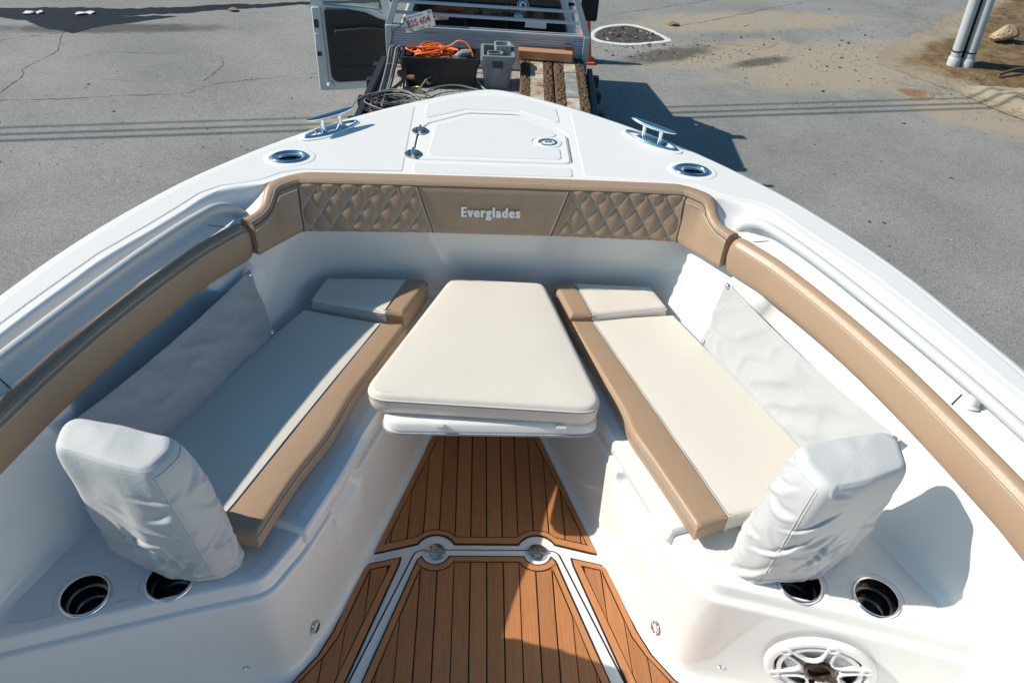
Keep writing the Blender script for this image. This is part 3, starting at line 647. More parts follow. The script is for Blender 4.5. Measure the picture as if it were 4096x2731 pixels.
# --- seat bases: ledge, stepped rim, walls down to the floor
EDGE = [(1.30, .907), (1.10, .967), (.965, 1.006), (.80, 1.052), (.66, 1.089), (.615, 1.101), (.588, 1.115), (.570, 1.138), (.548, 1.18), (.515, 1.247), (.45, 1.43), (.387, 1.62), (.335, 1.78), (.27, 1.99), (.215, 2.17), (.165, 2.345)]
ES = even(spline([(x, y, 0) for x, y in EDGE], 6), 240)
def left_n(P):
    out = []
    for i in range(len(P)):
        t = (P[min(i+1, len(P)-1)]-P[max(i-1, 0)]).normalized(); out.append(Vector((t.y, -t.x, 0)))
    return out
EN = [-n if n.x > 0 else n for n in left_n(ES)]      # towards the cockpit
EN = [n if (n.x < 0 or n.y < 0) else -n for n in EN]
CUPS = [(1.015, 1.064), (.822, 1.106)]
def seat_base(s):
    b = MB(); rows = []
    for p, n in zip(ES, EN):
        r = [p-n*.012+Vector((0, 0, LEDGE)), p-n*.006+Vector((0, 0, LEDGE-.0012)), p-n*.002+Vector((0, 0, LEDGE-.004)), p+Vector((0, 0, LEDGE-.010)), p+n*.001+Vector((0, 0, .412)), p+n*.002+Vector((0, 0, .405)), p+n*.004+Vector((0, 0, .4015)), p+n*.013+Vector((0, 0, .400)), p+n*.017+Vector((0, 0, .398)), p+n*.0195+Vector((0, 0, .392)), p+n*.020+Vector((0, 0, .383)), p+n*.020+Vector((0, 0, .372)), p+n*.020+Vector((0, 0, .358)), p+n*.020+Vector((0, 0, .343)), p+n*.020+Vector((0, 0, .325)), p+n*.020+Vector((0, 0, .2)), p+n*.020+Vector((0, 0, .05)), p+n*.023+Vector((0, 0, .03)), p+n*.031+Vector((0, 0, .014)), p+n*.045+Vector((0, 0, .004)), p+n*.065+Vector((0, 0, .0005))]
        if p.x < .53 and 1.36 < p.y < 1.54:
            w = smooth_step(min((p.y-1.365)/.02, (1.535-p.y)/.02))
            for i, q in enumerate(r):
                f = {6: .6, 7: 1, 8: 1, 9: 1, 10: 1, 11: 1, 12: .8, 13: .25}.get(i, 0); r[i] = q-n*(.034*w*f)
        rows.append(r)
    b.grid(rows)
    o = [((p-n*.012).x, (p-n*.012).y) for p, n in zip(ES, EN)]; o = [q for q in o if q[1] < 2.34]
    bs = [v for v in spline([(x, y, 0) for x, y in BASE], 3)]
    wall = [(v.x+.004, v.y) for v in bs if v.x > .17]
    poly = o+list(reversed(wall)); top = MB()
    top.fill(ccw(poly), [ellipse(cx, cy, .0545, .0545, 0, 40) for cx, cy in CUPS], lambda x, y: LEDGE, .1)
    b.merge(top)
    if s < 0: b.mirror()
    sb = b.build('seat_base', 'gelcoat', boat, smooth=50)
    # moulded non-skid on the ledge, with clear rings round the cups
    pp = [(1.17, .985), (1.03, 1.02), (.975, 1.035), (.87, 1.063), (.80, 1.083), (.67, 1.120), (.632, 1.135), (.614, 1.155), (.585, 1.215), (.60, 1.24), (.86, 1.30), (1.06, 1.315), (1.11, 1.20), (1.165, 1.07)]
    pp = ccw(rounded(pp, .012, 4)); hs = [ellipse(cx, cy, .073, .073, 0, 36) for cx, cy in CUPS]
    q = MB().fill(pp, hs, lambda x, y: LEDGE+.0018, .06)
    if s < 0: q.mirror()
    q.build('ledge_nonskid', 'nonskid', boat, smooth=0)
    for cx, cy in CUPS:
        mx = Matrix.Translation((cx*s, cy, LEDGE)); c = MB()
        c.lathe([(.0615, .0005), (.061, .0035), (.058, .005), (.0545, .004), (.053, -.004), (.0525, -.03), (.0465, -.032), (.0455, -.036), (.045, -.07), (.040, -.073), (.038, -.10), (.0001, -.101)], 48, mx)
        cu = c.build('cup_holder', 'steel_dark', boat, smooth=35)
        MB().lathe([(.0617, .001), (.0612, .0042), (.058, .0057), (.0545, .0047), (.0532, -.003)], 48, mx).build('cup_ring', 'chrome', cu, smooth=60)
    # hinged seat lid with overhanging nose
    L = [(.513, 1.250), (.450, 1.432), (.387, 1.622), (.335, 1.782), (.272, 1.99), (.40, 2.02), (.62, 1.70), (.70, 1.31)]
    if s < 0: L = [(.516, 1.243), (.450, 1.425), (.418, 1.53), (.400, 1.60), (.372, 1.68), (.328, 1.79), (.27, 1.99), (.40, 2.02), (.62, 1.70), (.70, 1.31)]
    L = ccw([(x-(.016 if i < (5 if s > 0 else 7) else 0), y) for i, (x, y) in enumerate(L)])
    L = resample(rounded(L, .012, 4), .03)
    d = MB(); d.grid([[Vector((x, y, z)) for x, y in offset(L, o)] for o, z in ((-.012, .413), (-.003, .414), (0, .418), (0, .458), (-.003, .465), (-.010, .4705))], closed=True)
    d.fill(offset(L, -.010), zf=lambda x, y: .4705, step=.08); d.fill(offset(L, -.012), zf=lambda x, y: .413)
    if s < 0: d.mirror()
    hd = d.build('seat_lid', 'gelcoat', boat, smooth=50)
    pn = MB().fill(ccw(rounded([(.535, 1.285), (.475, 1.45), (.405, 1.66), (.36, 1.80), (.40, 1.95), (.60, 1.70), (.68, 1.34)], .015, 4)), zf=lambda x, y: .4722)
    if s < 0: pn.mirror()
    pn.build('lid_nonskid', 'nonskid', hd, smooth=0)
    # drain and screw in the walls
    n = Vector((-.93, -.36, 0)); c = Vector((.5135, 1.195, .07)); q = n.to_track_quat('Z', 'Y').to_matrix().to_4x4()
    dr = MB().lathe([(.019, -.002), (.0185, .003), (.016, .0045), (.0135, .003), (.012, -.012), (.0001, -.013)], 28, Matrix.Translation(c+n*.001) @ q @ Matrix.Diagonal((1, 1.55, 1, 1)))
    if s < 0: dr.mirror()
    dr.build('drain_fitting', 'chrome', boat, smooth=50)
    n = Vector((-.27, -.963, 0)); c = Vector((.682, 1.0635, .085)); q = n.to_track_quat('Z', 'Y').to_matrix().to_4x4()
    sc = MB().lathe([(.0105, -.001), (.010, .003), (.0065, .0035), (.0045, .001), (.0001, .0005)], 18, Matrix.Translation(c) @ q)
    if s < 0: sc.mirror()
    sc.build('screw', 'chrome', boat, smooth=50)
seat_base(1); seat_base(-1)
# --- loudspeaker in the starboard seat base
def speaker():
    n = Vector((-.271, -.9626, 0)); c = Vector((.905, 1.0085-.022, .225)); mx = Matrix.Translation(c+n*.001) @ n.to_track_quat('Z', 'Y').to_matrix().to_4x4()
    R = .144
    sp = MB().lathe([(R, -.004), (R, .004), (R-.004, .010), (R-.014, .013), (R-.024, .011), (R-.027, .004), (R-.028, -.02)], 64, mx).build('loudspeaker', 'white_plastic', boat, smooth=45)
    MB().lathe([(R-.028, -.012), (R-.04, -.008), (R-.055, -.016), (.03, -.036), (.0001, -.038)], 48, mx).build('speaker_cone', 'speaker_cone', sp, smooth=60)
    MB().lathe([(.040, .002), (.040, .012), (.036, .015), (.030, .012), (.028, -.004), (.018, -.010), (.0001, -.012)], 40, mx).build('hub', 'speaker_bronze', sp, smooth=50)
    rim = MB().lathe([(R-.034, .003), (R-.034, .009), (R-.046, .009), (R-.046, .003)], 64, mx); rim.build('grille_ring', 'white_plastic', sp, smooth=30)
    for k in range(6):
        a = radians(90+60*k); rad = Vector((cos(a), sin(a), 0)); tn = Vector((-sin(a), cos(a), 0))
        def P(r, t, h): return mx @ (rad*r+tn*t+Vector((0, 0, h)))
        b = MB()
        for sg in (-1, 1):
            rows = []
            for r, w0, w1, h in ((.042, .020, .028, .013), (.060, .0095, .0155, .014), (.087, .0085, .0140, .014), (.107, .0085, .0140, .0145), (.122, .0085, .0145, .015), (.130, .006, .011, .015)):
                rows.append([P(r, sg*w0, h-.012), P(r, sg*w0, h), P(r, sg*w1, h), P(r, sg*w1, h-.012)])
            b.grid(rows, flip=sg < 0); b.add(rows[-1], [(0, 1, 2, 3)])
        cap = MB().lathe([(.0165, .003), (.0165, .0145), (.0145, .016), (.0085, .016), (.008, .011), (.0001, .011)], 24, mx @ Matrix.Translation((rad*.122)))
        b.merge(cap); b.build('grille_spoke', 'white_plastic', sp, smooth=35)
        if k % 3 == 1:
            MB().grid([[P(r, -w, h), P(r, w, h)] for r, w, h in ((.038, .017, .008), (.060, .0115, .009), (.110, .0105, .009))]).build('spoke_inlay', 'speaker_bronze', sp, smooth=0)
speaker()
# --- cockpit floor, hatch and inlaid teak pads
fl = MB(); fl.add([(-1.25, -2.2, 0), (1.25, -2.2, 0), (1.25, 2.36, 0), (-1.25, 2.36, 0)], [(0, 1, 2, 3)])
fl.build('cockpit_floor', 'gelcoat', boat, smooth=0)
HTOP = [(.2405, 1.503), (.205, 1.508), (-.205, 1.508), (-.2385, 1.503)]
hl = [(-.2385, 1.503), (-.40, 1.057), (-.78, .0), (.79, .0), (.405, 1.057), (.2405, 1.503), (.20, 1.509), (-.20, 1.509)]
hl = ccw(rounded(hl, [.03, 0, .01, .01, 0, .03, .0, .0], 5))
gt = MB().fill(offset(hl, .006), zf=lambda x, y: .0012); gt.build('hatch_gutter', 'caulk', boat, smooth=0)
h = MB(); h.grid([[Vector((x, y, z)) for x, y in offset(hl, d)] for d, z in ((0, .001), (0, .0045), (-.002, .006))], closed=True); h.fill(offset(hl, -.002), zf=lambda x, y: .006)
floor_hatch = h.build('floor_hatch', 'gelcoat', boat, smooth=40)
for s in (-1, 1): deck_hinge(.172*s, 1.500, .007, .0335, 0, floor_hatch, barrel=.005)
def arc(cx, cy, R, a0, a1, n=10): return [(cx+R*cos(a0+(a1-a0)*i/n), cy+R*sin(a0+(a1-a0)*i/n)) for i in range(n+1)]
def front_line(R, y0, xl):          # left to right along the aft edge of the forward pad, bulging round the hinges
    p = [xl]
    for cx in (-.172, .172):
        a = math.asin((y0-1.500)/R)
        p += arc(cx, 1.500, R, pi-a, a, 12)
    return p
fpad = ccw(front_line(.069, 1.5315, (-.384, 1.490))+[(.385, 1.490), (.168, 2.18), (-.168, 2.18)])
fin = ccw(front_line(.091, 1.562, (-.346, 1.532))+[(.346, 1.532), (.137, 2.18), (-.137, 2.18)])
def hatch_line(R, y0, xl):
    p = [xl]
    for cx in (-.172, .172):
        a = math.asin((1.500-y0)/R); p += arc(cx, 1.500, R, pi+a, 2*pi-a, 12)
    return p
hpad = ccw(hatch_line(.047, 1.486, (-.2335, 1.469))+[(.2335, 1.469), (.367, 1.053), (.68, .08), (-.68, .08), (-.367, 1.053)])
hin_ = ccw(hatch_line(.075, 1.4595, (-.219, 1.437))+[(.219, 1.437), (.335, 1.055), (.61, .12), (-.61, .12), (-.335, 1.055)])
spad = ccw([(.284, 1.484), (.289, 1.452), (.412, 1.054), (.60, .45), (.95, .45), (.66, .98), (.562, 1.064), (.506, 1.142), (.472, 1.22), (.436, 1.348), (.405, 1.445), (.393, 1.456)])
sin_ = ccw([(.319, 1.449), (.444, 1.054), (.63, .47), (.90, .47), (.63, .965), (.545, 1.058), (.488, 1.133), (.452, 1.198), (.384, 1.432)])
ncount = [0]
def teak_pad(outer, innr, z, parent, nborder, skipy=-5):
    pad = MB().fill(outer, zf=lambda x, y: z+.002); pad.grid([[Vector((x, y, z)) for x, y in outer], [Vector((x, y, z+.002)) for x, y in outer]], closed=True)
    pad = pad.build('deck_pad', 'caulk', parent, smooth=0)
    def slab(poly, hole, m, name):
        b = MB(); o = offset(poly, -.0024) if hole is None else offset(poly, -.0060)
        if abs(area(o)) < 1e-4 or area(o) < 0: return
        top = offset(o, -.0012)
        hs = [list(reversed(offset(hole, .0024)))] if hole else []
        b.grid([[Vector((x, y, zz)) for x, y in q] for q, zz in ((o, z+.002), (o, z+.0052), (top, z+.0062))], closed=True)
        if hole: b.grid([[Vector((x, y, zz)) for x, y in q] for q, zz in ((offset(hole, .0024), z+.002), (offset(hole, .0024), z+.0062))], closed=True, flip=True)
        b.fill(top, hs, lambda x, y: z+.0062)
        b.build(name, m, pad, smooth=0)
    slab(outer, innr, 'teak_border', 'teak_border')
    for i in range(-16, 16):
        x0, x1 = i*.0545, (i+1)*.0545
        p = clip(clip(innr, 1, 0, x1), -1, 0, -x0)
        if len(p) > 2 and abs(area(p)) > 2e-4 and max(q[1] for q in p) > skipy:
            q2 = [p[0]]
            for q in p[1:]:
                if (Vector(q)-Vector(q2[-1])).length > 1e-4: q2.append(q)
            if (Vector(q2[0])-Vector(q2[-1])).length < 1e-4: q2.pop()
            ncount[0] += 1; slab(q2, None, TEAK[random.randrange(4)], 'teak_plank')
teak_pad(fpad, fin, .0015, boat, 4)
teak_pad(hpad, hin_, .0065, boat, 4)
teak_pad(spad, sin_, .0015, boat, 4); teak_pad(flip2(spad), flip2(sin_), .0015, boat, 4)
# non-skid strips beside the pads
for s in (1, -1):
    q = MB().fill(ccw([(.26*s, 1.512), (.375*s, 1.482), (.398*s, 1.462), (.30*s, 1.492)]), zf=lambda x, y: .0016); q.build('floor_nonskid', 'nonskid', boat, smooth=0)
# ================================================================ fixed upholstery (parts of the boat)
SEAM = [(1.215, .30), (1.212, .80), (1.193, 1.01), (1.168, 1.13), (1.133, 1.272), (1.093, 1.42), (1.042, 1.58), (.974, 1.758), (.890, 1.945), (.836, 2.035), (.786, 2.108)]
def bolster(s):
    P = spline([(x, y, 0) for x, y in SEAM], 6); N_ = []
    for i in range(len(P)):
        t = (P[min(i+1, len(P)-1)]-P[max(i-1, 0)]).normalized(); N_.append(Vector((t.y, -t.x, 0)))
    prof = [(.052, .768), (.012, .764), (.004, .767), (0, .774), (-.004, .795), (-.0055, .825), (-.004, .852), (-.001, .868), (.0015, .8745), (.0028, .8735), (.0042, .8745), (.009, .884), (.018, .891), (.032, .893), (.042, .890), (.047, .884), (.050, .87)]
    rows = []; k = len(P)
    for i, (p, n) in enumerate(zip(P, N_)):
        e = (k-1-i)*.02
        sh = 1 if i < k-3 else (.985, .95, .82)[i-(k-3)]
        rows.append([p+n*(.022+(d-.022)*sh)+Vector((0, 0, .828+(z-.828)*sh)) for d, z in prof])
    b = MB().grid(rows, flip=True); b.add(rows[-1], [tuple(range(len(prof)))]); b.add(rows[0], [tuple(reversed(range(len(prof))))])
    th = MB()
    stitch(th, [p+n*-.0008+Vector((0, 0, .8705)) for p, n in zip(P, N_)][4:-2]); stitch(th, [p+n*.0075+Vector((0, 0, .8828)) for p, n in zip(P, N_)][4:-2])
    if s < 0: b.mirror(); th.mirror()
    bo = b.build('side_bolster', 'tan_side', boat, smooth=60); th.build('stitching', 'thread', bo, smooth=0, kind='stuff')
bolster(1); bolster(-1)
# bow backrest: straight quilted panel, lettered centre, stepped wings
TOPC = [(0, 2.288, .956), (.257, 2.287, .956), (.45, 2.285, .956), (.628, 2.282, .955), (.654, 2.279, .953), (.685, 2.262, .948), (.708, 2.247, .942), (.716, 2.235, .932), (.7195, 2.22, .918), (.727, 2.195, .903), (.740, 2.168, .891), (.757, 2.146, .884), (.775, 2.124, .879)]
BOTC = [(0, 2.262, .785), (.205, 2.264, .785), (.43, 2.258, .785), (.60, 2.252, .785), (.648, 2.249, .785), (.668, 2.228, .785), (.682, 2.210, .785), (.692, 2.197, .785), (.700, 2.186, .785), (.712, 2.170, .785), (.730, 2.146, .785), (.748, 2.121, .785), (.765, 2.098, .785)]
BACKC = [(0, 2.356, .958), (.25, 2.355, .958), (.45, 2.352, .958), (.61, 2.348, .958), (.655, 2.340, .957), (.70, 2.316, .957), (.735, 2.290, .955), (.753, 2.268, .951), (.761, 2.245, .938), (.764, 2.218, .918), (.770, 2.192, .903), (.788, 2.165, .895), (.820, 2.143, .889)]
# front panel of one stretch: u along, v from the seam down
def front(u0, u1, n, m, disp, lift=.006):
    """u is a fractional index into TOPC/BOTC (negative: port side)"""
    def at(C, u):
        a = abs(u); i = min(int(a), len(C)-2); p = Vector(C[i]).lerp(Vector(C[i+1]), a-i); return Vector((math.copysign(p.x, u) if u else 0, p.y, p.z))
    rows = []
    for j in range(m+1):
        v = j/m; r = []
        for i in range(n+1):
            u = u0+(u1-u0)*i/n; t, b = at(TOPC, u), at(BOTC, u); p = t.lerp(b, v)
            e = .04; t2, b2 = at(TOPC, u+e), at(BOTC, u+e); tx = (t2.lerp(b2, v)-p); nn_ = tx.cross(b-t)
            nn_ = nn_.normalized() if nn_.length > 1e-9 else Vector((0, -1, 0))
            if nn_.y > 0: nn_ = -nn_
            k = min(1, v/.06, (1-v)/.08); k = sqrt(max(0, k))
            r.append(p+nn_*(k*lift-.004+disp(p, v, i/n)))
        rows.append(r)
    return MB().grid(rows), at
QP, QH = .0660, .1000
def quilt(x, z, ph): 
    a = x/QP+z/QH+ph; b = x/QP-z/QH-ph
    return abs(sin(pi*a))*abs(sin(pi*b))
def itp(C, x):
    for a, b in zip(C, C[1:]):
        if a[0] <= x <= b[0]: return a[1]+(b[1]-a[1])*(x-a[0])/(b[0]-a[0])
    return C[4][1]
def qdisp(x0):
    def f(p, v, t):
        q = quilt(p.x-x0, .952-p.z, 0); e = min(1, t/.05, (1-t)/.05, v/.04+.25)
        w = .0009*noise.noise(p*60)*(1-v)
        return e*(.0066*q**.45-.003)+w
    return f
# top roll: one continuous strip, port to starboard
def strip_rows(prof):
    rows = []
    T = [(-x, y, z) for x, y, z in reversed(TOPC[1:])]+TOPC; Bk = [(-x, y, z) for x, y, z in reversed(BACKC[1:])]+BACKC
    T = spline(T, 4); Bk = spline(Bk, 4)
    for a, c in zip(T, Bk):
        d = c-a; rows.append([a+d*t+Vector((0, 0, h)) for t, h in prof])
    return rows, T, Bk
rows, TS, BKS = strip_rows([(0, -.0015), (.04, .004), (.15, .0095), (.35, .0135), (.6, .0135), (.82, .009), (.95, .002), (1.0, -.008)])
bm_ = MB().grid(rows, flip=True)
for e in (0, -1): bm_.add(rows[e], [tuple(range(len(rows[e])))])
backrest = bm_.build('bow_backrest', 'tan_vinyl', boat, smooth=75)
th = MB(); stitch(th, [a+(c-a)*.17+Vector((0, 0, .0108)) for a, c in zip(TS, BKS)], step=.0066)
dth = MB().tube([a+Vector((0, -.001, -.0015)) for a in TS], .0013, 6)
# centre and quilted panels
DIV = 1.0
ce, at_ = front(-1, 1, 40, 14, lambda p, v, t: .0015+.0006*noise.noise(p*30))
centre = ce.build('centre_panel', 'tan_vinyl', backrest, smooth=180, fixn=False)
for s in (1, -1):
    x0 = s*.257
    q, _ = front(s*1.0, s*4.0, 320, 120, qdisp(x0)); q.build('quilted_panel', 'tan_vinyl', backrest, smooth=180)
    w, _ = front(s*4.0, s*12.0, 48, 14, lambda p, v, t: .001)
    w.build('wing_panel', 'tan_vinyl', backrest, smooth=180)
    # end cap of the wing
    t_, b_, k_ = Vector(TOPC[-1]), Vector(BOTC[-1]), Vector(BACKC[-1]); o = Vector((.045, .03, 0))
    cp = MB().add([t_, b_, b_+o, k_, (t_+k_)/2+Vector((0, 0, .008))], [(0, 1, 2, 3, 4)])
    if s < 0: cp.mirror()
    cp.build('wing_end', 'tan_vinyl', backrest, smooth=0)
    for u, du in ((s*1.0, .012), (s*4.0, 0)):
        a, b = at_(TOPC, u), at_(BOTC, u)
        dth.tube([a+Vector((0, -.0035, 0)), a.lerp(b, .5)+Vector((0, -.0055, 0)), b+Vector((0, -.003, 0))], .0015, 6)
        for q_ in (-.006, .006): stitch(th, [a+Vector((q_, -.0035, -.004)), a.lerp(b, .5)+Vector((q_, -.0062, 0)), b+Vector((q_, -.003, .004))], step=.0066)
    stitch(th, [at_(TOPC, s*u)*.995+Vector((0, -.004, -.009)) for u in (4.1, 5, 6, 7, 8, 9, 10, 11, 11.9)], step=.0066)
    # diagonal runs of the quilting
    f = qdisp(x0)
    for sg in (1, -1):
        for k in range(-4, 12):
            run = []
            for j in range(0, 67):
                z = .952-j/66*.163; hgt = .952-z
                xx = (k-sg*hgt/QH)*QP if sg > 0 else (k+hgt/QH)*QP
                X = x0+(xx if s > 0 else -xx); ax = abs(X)
                v = j/66; xl = .257+(.205-.257)*v+.006; xr = .654-.006*v-.004
                if xl < ax < xr:
                    yy = itp(TOPC, ax)*(1-v)+itp(BOTC, ax-.02*v)*v; k2 = sqrt(max(0, min(1, v/.06, (1-v)/.08)))
                    run.append(Vector((X, yy-(k2*.006-.004-.003)-.0010, z)))
                else:
                    if len(run) > 5: stitch(th, run, step=.0064, r=.0010)
                    run = []
            if len(run) > 5: stitch(th, run, step=.0064, r=.0010)
th.build('stitching', 'thread', backrest, smooth=0, kind='stuff'); dth.build('seam_groove', 'crease_shade', backrest, smooth=60)
# lettering on the centre panel
def text_mesh(txt, size, bold=.0, sx=1.0, space=1.0, res=3, extrude=0):
    cu = bpy.data.curves.new('t', 'FONT'); cu.body = txt; cu.size = size; cu.offset = bold*size; cu.resolution_u = res; cu.space_character = space; cu.extrude = extrude
    cu.align_x = 'CENTER'; cu.align_y = 'CENTER'
    o = bpy.data.objects.new('t', cu); COL.objects.link(o); dg = bpy.context.evaluated_depsgraph_get(); me = bpy.data.meshes.new_from_object(o.evaluated_get(dg))
    bpy.data.objects.remove(o); bpy.data.curves.remove(cu)
    b = MB(); b.add([(v.co.x*sx, v.co.y, v.co.z) for v in me.vertices], [tuple(p.vertices) for p in me.polygons]); bpy.data.meshes.remove(me); return b
def place(b, mx): b.v = [mx @ v for v in b.v]; return b
mat('embroidery', (.86, .86, .84), .5)
tx = text_mesh('Everglades', .050, .022, .80, 1.22); t2_ = list(tx.v); f2_ = list(tx.f)
for i_, dx_ in enumerate((-.0017, .0017)): tx.add([Vector((v.x+dx_, v.y, 0)) for v in t2_], f2_)
tx.v = [Vector((v.x, v.y, .0002*(i_//len(t2_)))) for i_, v in enumerate(tx.v)]
wd = max(v.x for v in tx.v)-min(v.x for v in tx.v); k = .203/wd
tilt = Matrix.Rotation(radians(90-8.0), 4, 'X')
place(tx, Matrix.Translation((-.0095, 2.2625, .8715)) @ Matrix.Rotation(radians(-.3), 4, 'Y') @ tilt @ Matrix.Diagonal((k, 1.0, 1, 1)))
tx.build('lettering', 'embroidery', backrest, smooth=0)

# ================================================================ loose cushions
def slab_cushion(poly, z0, z1, r=.016, crown=.006, seam=(), groove=True, step=.035, rs=.004, rc=.018):
    """a stuffed block: rounded bottom, sides, piped top edge, domed top. seam: two points; edges lying on that line are sewn to the neighbour"""
    poly = resample(ccw(poly), .02)
    def on(p):
        for a, b in zip(seam, seam[1:]):
            a = Vector(a); b = Vector(b); d = (b-a); t = max(0, min(1, (Vector(p)-a).dot(d)/d.length_squared))
            if (a+d*t-Vector(p)).length < .006: return True
        return False
    fl = [on(p) for p in poly]; nn_ = normals2(poly); k = len(poly)
    def ringz(d, z, ds=None, zs=None):
        out = []
        for p, n, f in zip(poly, nn_, fl):
            dd = (ds if ds is not None else min(d, .001)) if f else d; out.append(Vector((p[0]+n.x*dd, p[1]+n.y*dd, zs if f and zs is not None else z)))
        return out
    rows = [ringz(-r, z0, 0), ringz(-r*.4, z0+r*.25, 0), ringz(0, z0+r, 0), ringz(.003, (z0+z1)/2, 0)]
    if groove: rows += [ringz(.001, z1-r-.004, 0), ringz(.0025, z1-r-.001, 0), ringz(.001, z1-r+.002, 0)]
    for i in range(1, 6):
        a = i/5*pi/2; rows.append(ringz(-r*(1-cos(a)), z1-r+r*sin(a), -rs*(i/5)**2, z1-.0035+.0035*0 if i < 5 else z1-.003))
    b = MB().grid(rows, closed=True)
    top = [(v.x, v.y) for v in rows[-1]]
    zz = {}
    def zf(x, y):
        d = edge_dist((x, y), top); fl_ = 0
        return z1+crown*(1-math.exp(-d/.05))+.0012*noise.noise((x*9, y*9, z1))
    b2 = MB().fill(top, zf=zf, step=step); b.merge(b2)
    b.add(rows[0], [tuple(reversed(range(k)))])
    return b, rows
def cushion(name, label, polys, z0, z1, group, seam=(), **kw):
    cx = sum(p[0] for p in polys[0][1])/len(polys[0][1]); cy = sum(p[1] for p in polys[0][1])/len(polys[0][1])
    t = thing(name, label, 'cushion', (cx, cy, z0), group)
    for nm, po, mt in polys:
        b, rows = slab_cushion(po, z0, z1, seam=seam, **kw); b.build(nm, mt, t, smooth=70, fixn=True)
    return t
def run_stitch(t, path, m='thread', step=.0062):
    b = MB(); stitch(b, path, step=step); b.build('stitching', m, t, smooth=0, kind='stuff')
def seam_line(t, path, m='tan_vinyl'):
    MB().tube(path, .0022, 6).build('piping', m, t, smooth=70); MB().tube([Vector(p)-Vector((0, 0, .0032)) for p in path], .0011, 6).build('seam_groove', 'crease_shade', t, smooth=0)  # dark tube below the piping draws the shaded crease
GS = 'seat cushions on the bow benches'
Z0, Z1 = .473, .545
# starboard bench
inn = [(.551, 1.214), (.473, 1.439), (.428, 1.56), (.414, 1.635), (.392, 1.72), (.345, 1.875), (.281, 2.092)]
seamR = [(.644, 1.250), (.514, 1.637), (.356, 2.110)]
inn = [tuple(v[:2]) for v in spline([(x, y, 0) for x, y in inn], 4)]
tanR = inn+[(.30, 2.108)]+[seamR[2], seamR[1], seamR[0]]
creamR = [seamR[0], seamR[1], seamR[2], (.665, 2.146), (.728, 2.002), (.79, 1.867), (.865, 1.69), (.936, 1.505), (.99, 1.36), (.85, 1.305)]
c = cushion('bench_cushion', 'long sunlit cream cushion with tan front edge on the right bench', [('tan_band', tanR, 'tan_vinyl'), ('cream_panel', creamR, 'cream_vinyl')], Z0, Z1, GS, seam=seamR, r=.014)
seam_line(c, [(x-.0015, y, Z1-.0135) for x, y in inn]) 
run_stitch(c, [(x-.002, y, Z1-.019) for x, y in inn])
# port bench
innL = [(-.607, 1.180), (-.545, 1.377), (-.482, 1.526), (-.456, 1.616), (-.428, 1.718), (-.372, 1.86), (-.297, 2.051)]
innL = [tuple(v[:2]) for v in spline([(x, y, 0) for x, y in innL], 4)]
seamL = [(-.715, 1.205), (-.683, 1.281), (-.554, 1.614), (-.378, 2.059)]
tanL = innL+[(-.31, 2.062)]+list(reversed(seamL))
creamL = seamL+[(-.657, 2.13), (-.728, 2.0), (-.83, 1.781), (-.895, 1.65), (-.962, 1.515), (-1.0, 1.36), (-.86, 1.26)]
c = cushion('bench_cushion', 'long shaded cream cushion with tan front edge on the left bench', [('tan_band', tanL, 'tan_vinyl'), ('cream_panel', creamL, 'cream_vinyl')], Z0, Z1, GS, seam=seamL, r=.014)
seam_line(c, [(x+.0015, y, Z1-.0135) for x, y in innL])
run_stitch(c, [(x+.002, y, Z1-.019) for x, y in innL])
# the two short corner cushions
sR = [(.361, 2.096), (.310, 2.292)]
tR = rounded([(.283, 2.092), (.361, 2.096), (.310, 2.292), (.232, 2.292)], [.01, 0, 0, .02]); cR = rounded([(.361, 2.096), (.640, 2.150), (.600, 2.280), (.310, 2.292)], [0, .012, .012, 0])
c = cushion('corner_cushion', 'short cream and tan cushion in the right bow corner, half in sun', [('tan_band', tR, 'tan_vinyl'), ('cream_panel', cR, 'cream_vinyl')], .48, .572, GS, seam=sR, r=.014)
seam_line(c, [(.284, 2.096, .5585), (.236, 2.280, .5585)]); seam_line(c, [(.365, 2.0965, .5585), (.635, 2.1485, .5585)], 'cream_vinyl')
run_stitch(c, [(.284, 2.098, .551), (.235, 2.285, .551)])
run_stitch(c, [(.372, 2.097, .551), (.638, 2.149, .551)])
sL = [(-.366, 2.086), (-.305, 2.284)]
tL = rounded([(-.302, 2.078), (-.366, 2.086), (-.305, 2.284), (-.226, 2.284)], [.01, 0, 0, .02]); cL = rounded([(-.366, 2.086), (-.634, 2.150), (-.597, 2.278), (-.305, 2.284)], [0, .012, .012, 0])
c = cushion('corner_cushion', 'short cream and tan cushion in the left bow corner, mostly shaded', [('tan_band', tL, 'tan_vinyl'), ('cream_panel', cL, 'cream_vinyl')], .48, .576, GS, seam=sL, r=.014)
seam_line(c, [(-.3015, 2.081, .5625), (-.229, 2.272, .5625)]); seam_line(c, [(-.37, 2.0855, .5625), (-.630, 2.1485, .5625)], 'cream_vinyl')
run_stitch(c, [(-.301, 2.083, .555), (-.228, 2.275, .555)]); run_stitch(c, [(-.375, 2.085, .555), (-.632, 2.149, .555)])
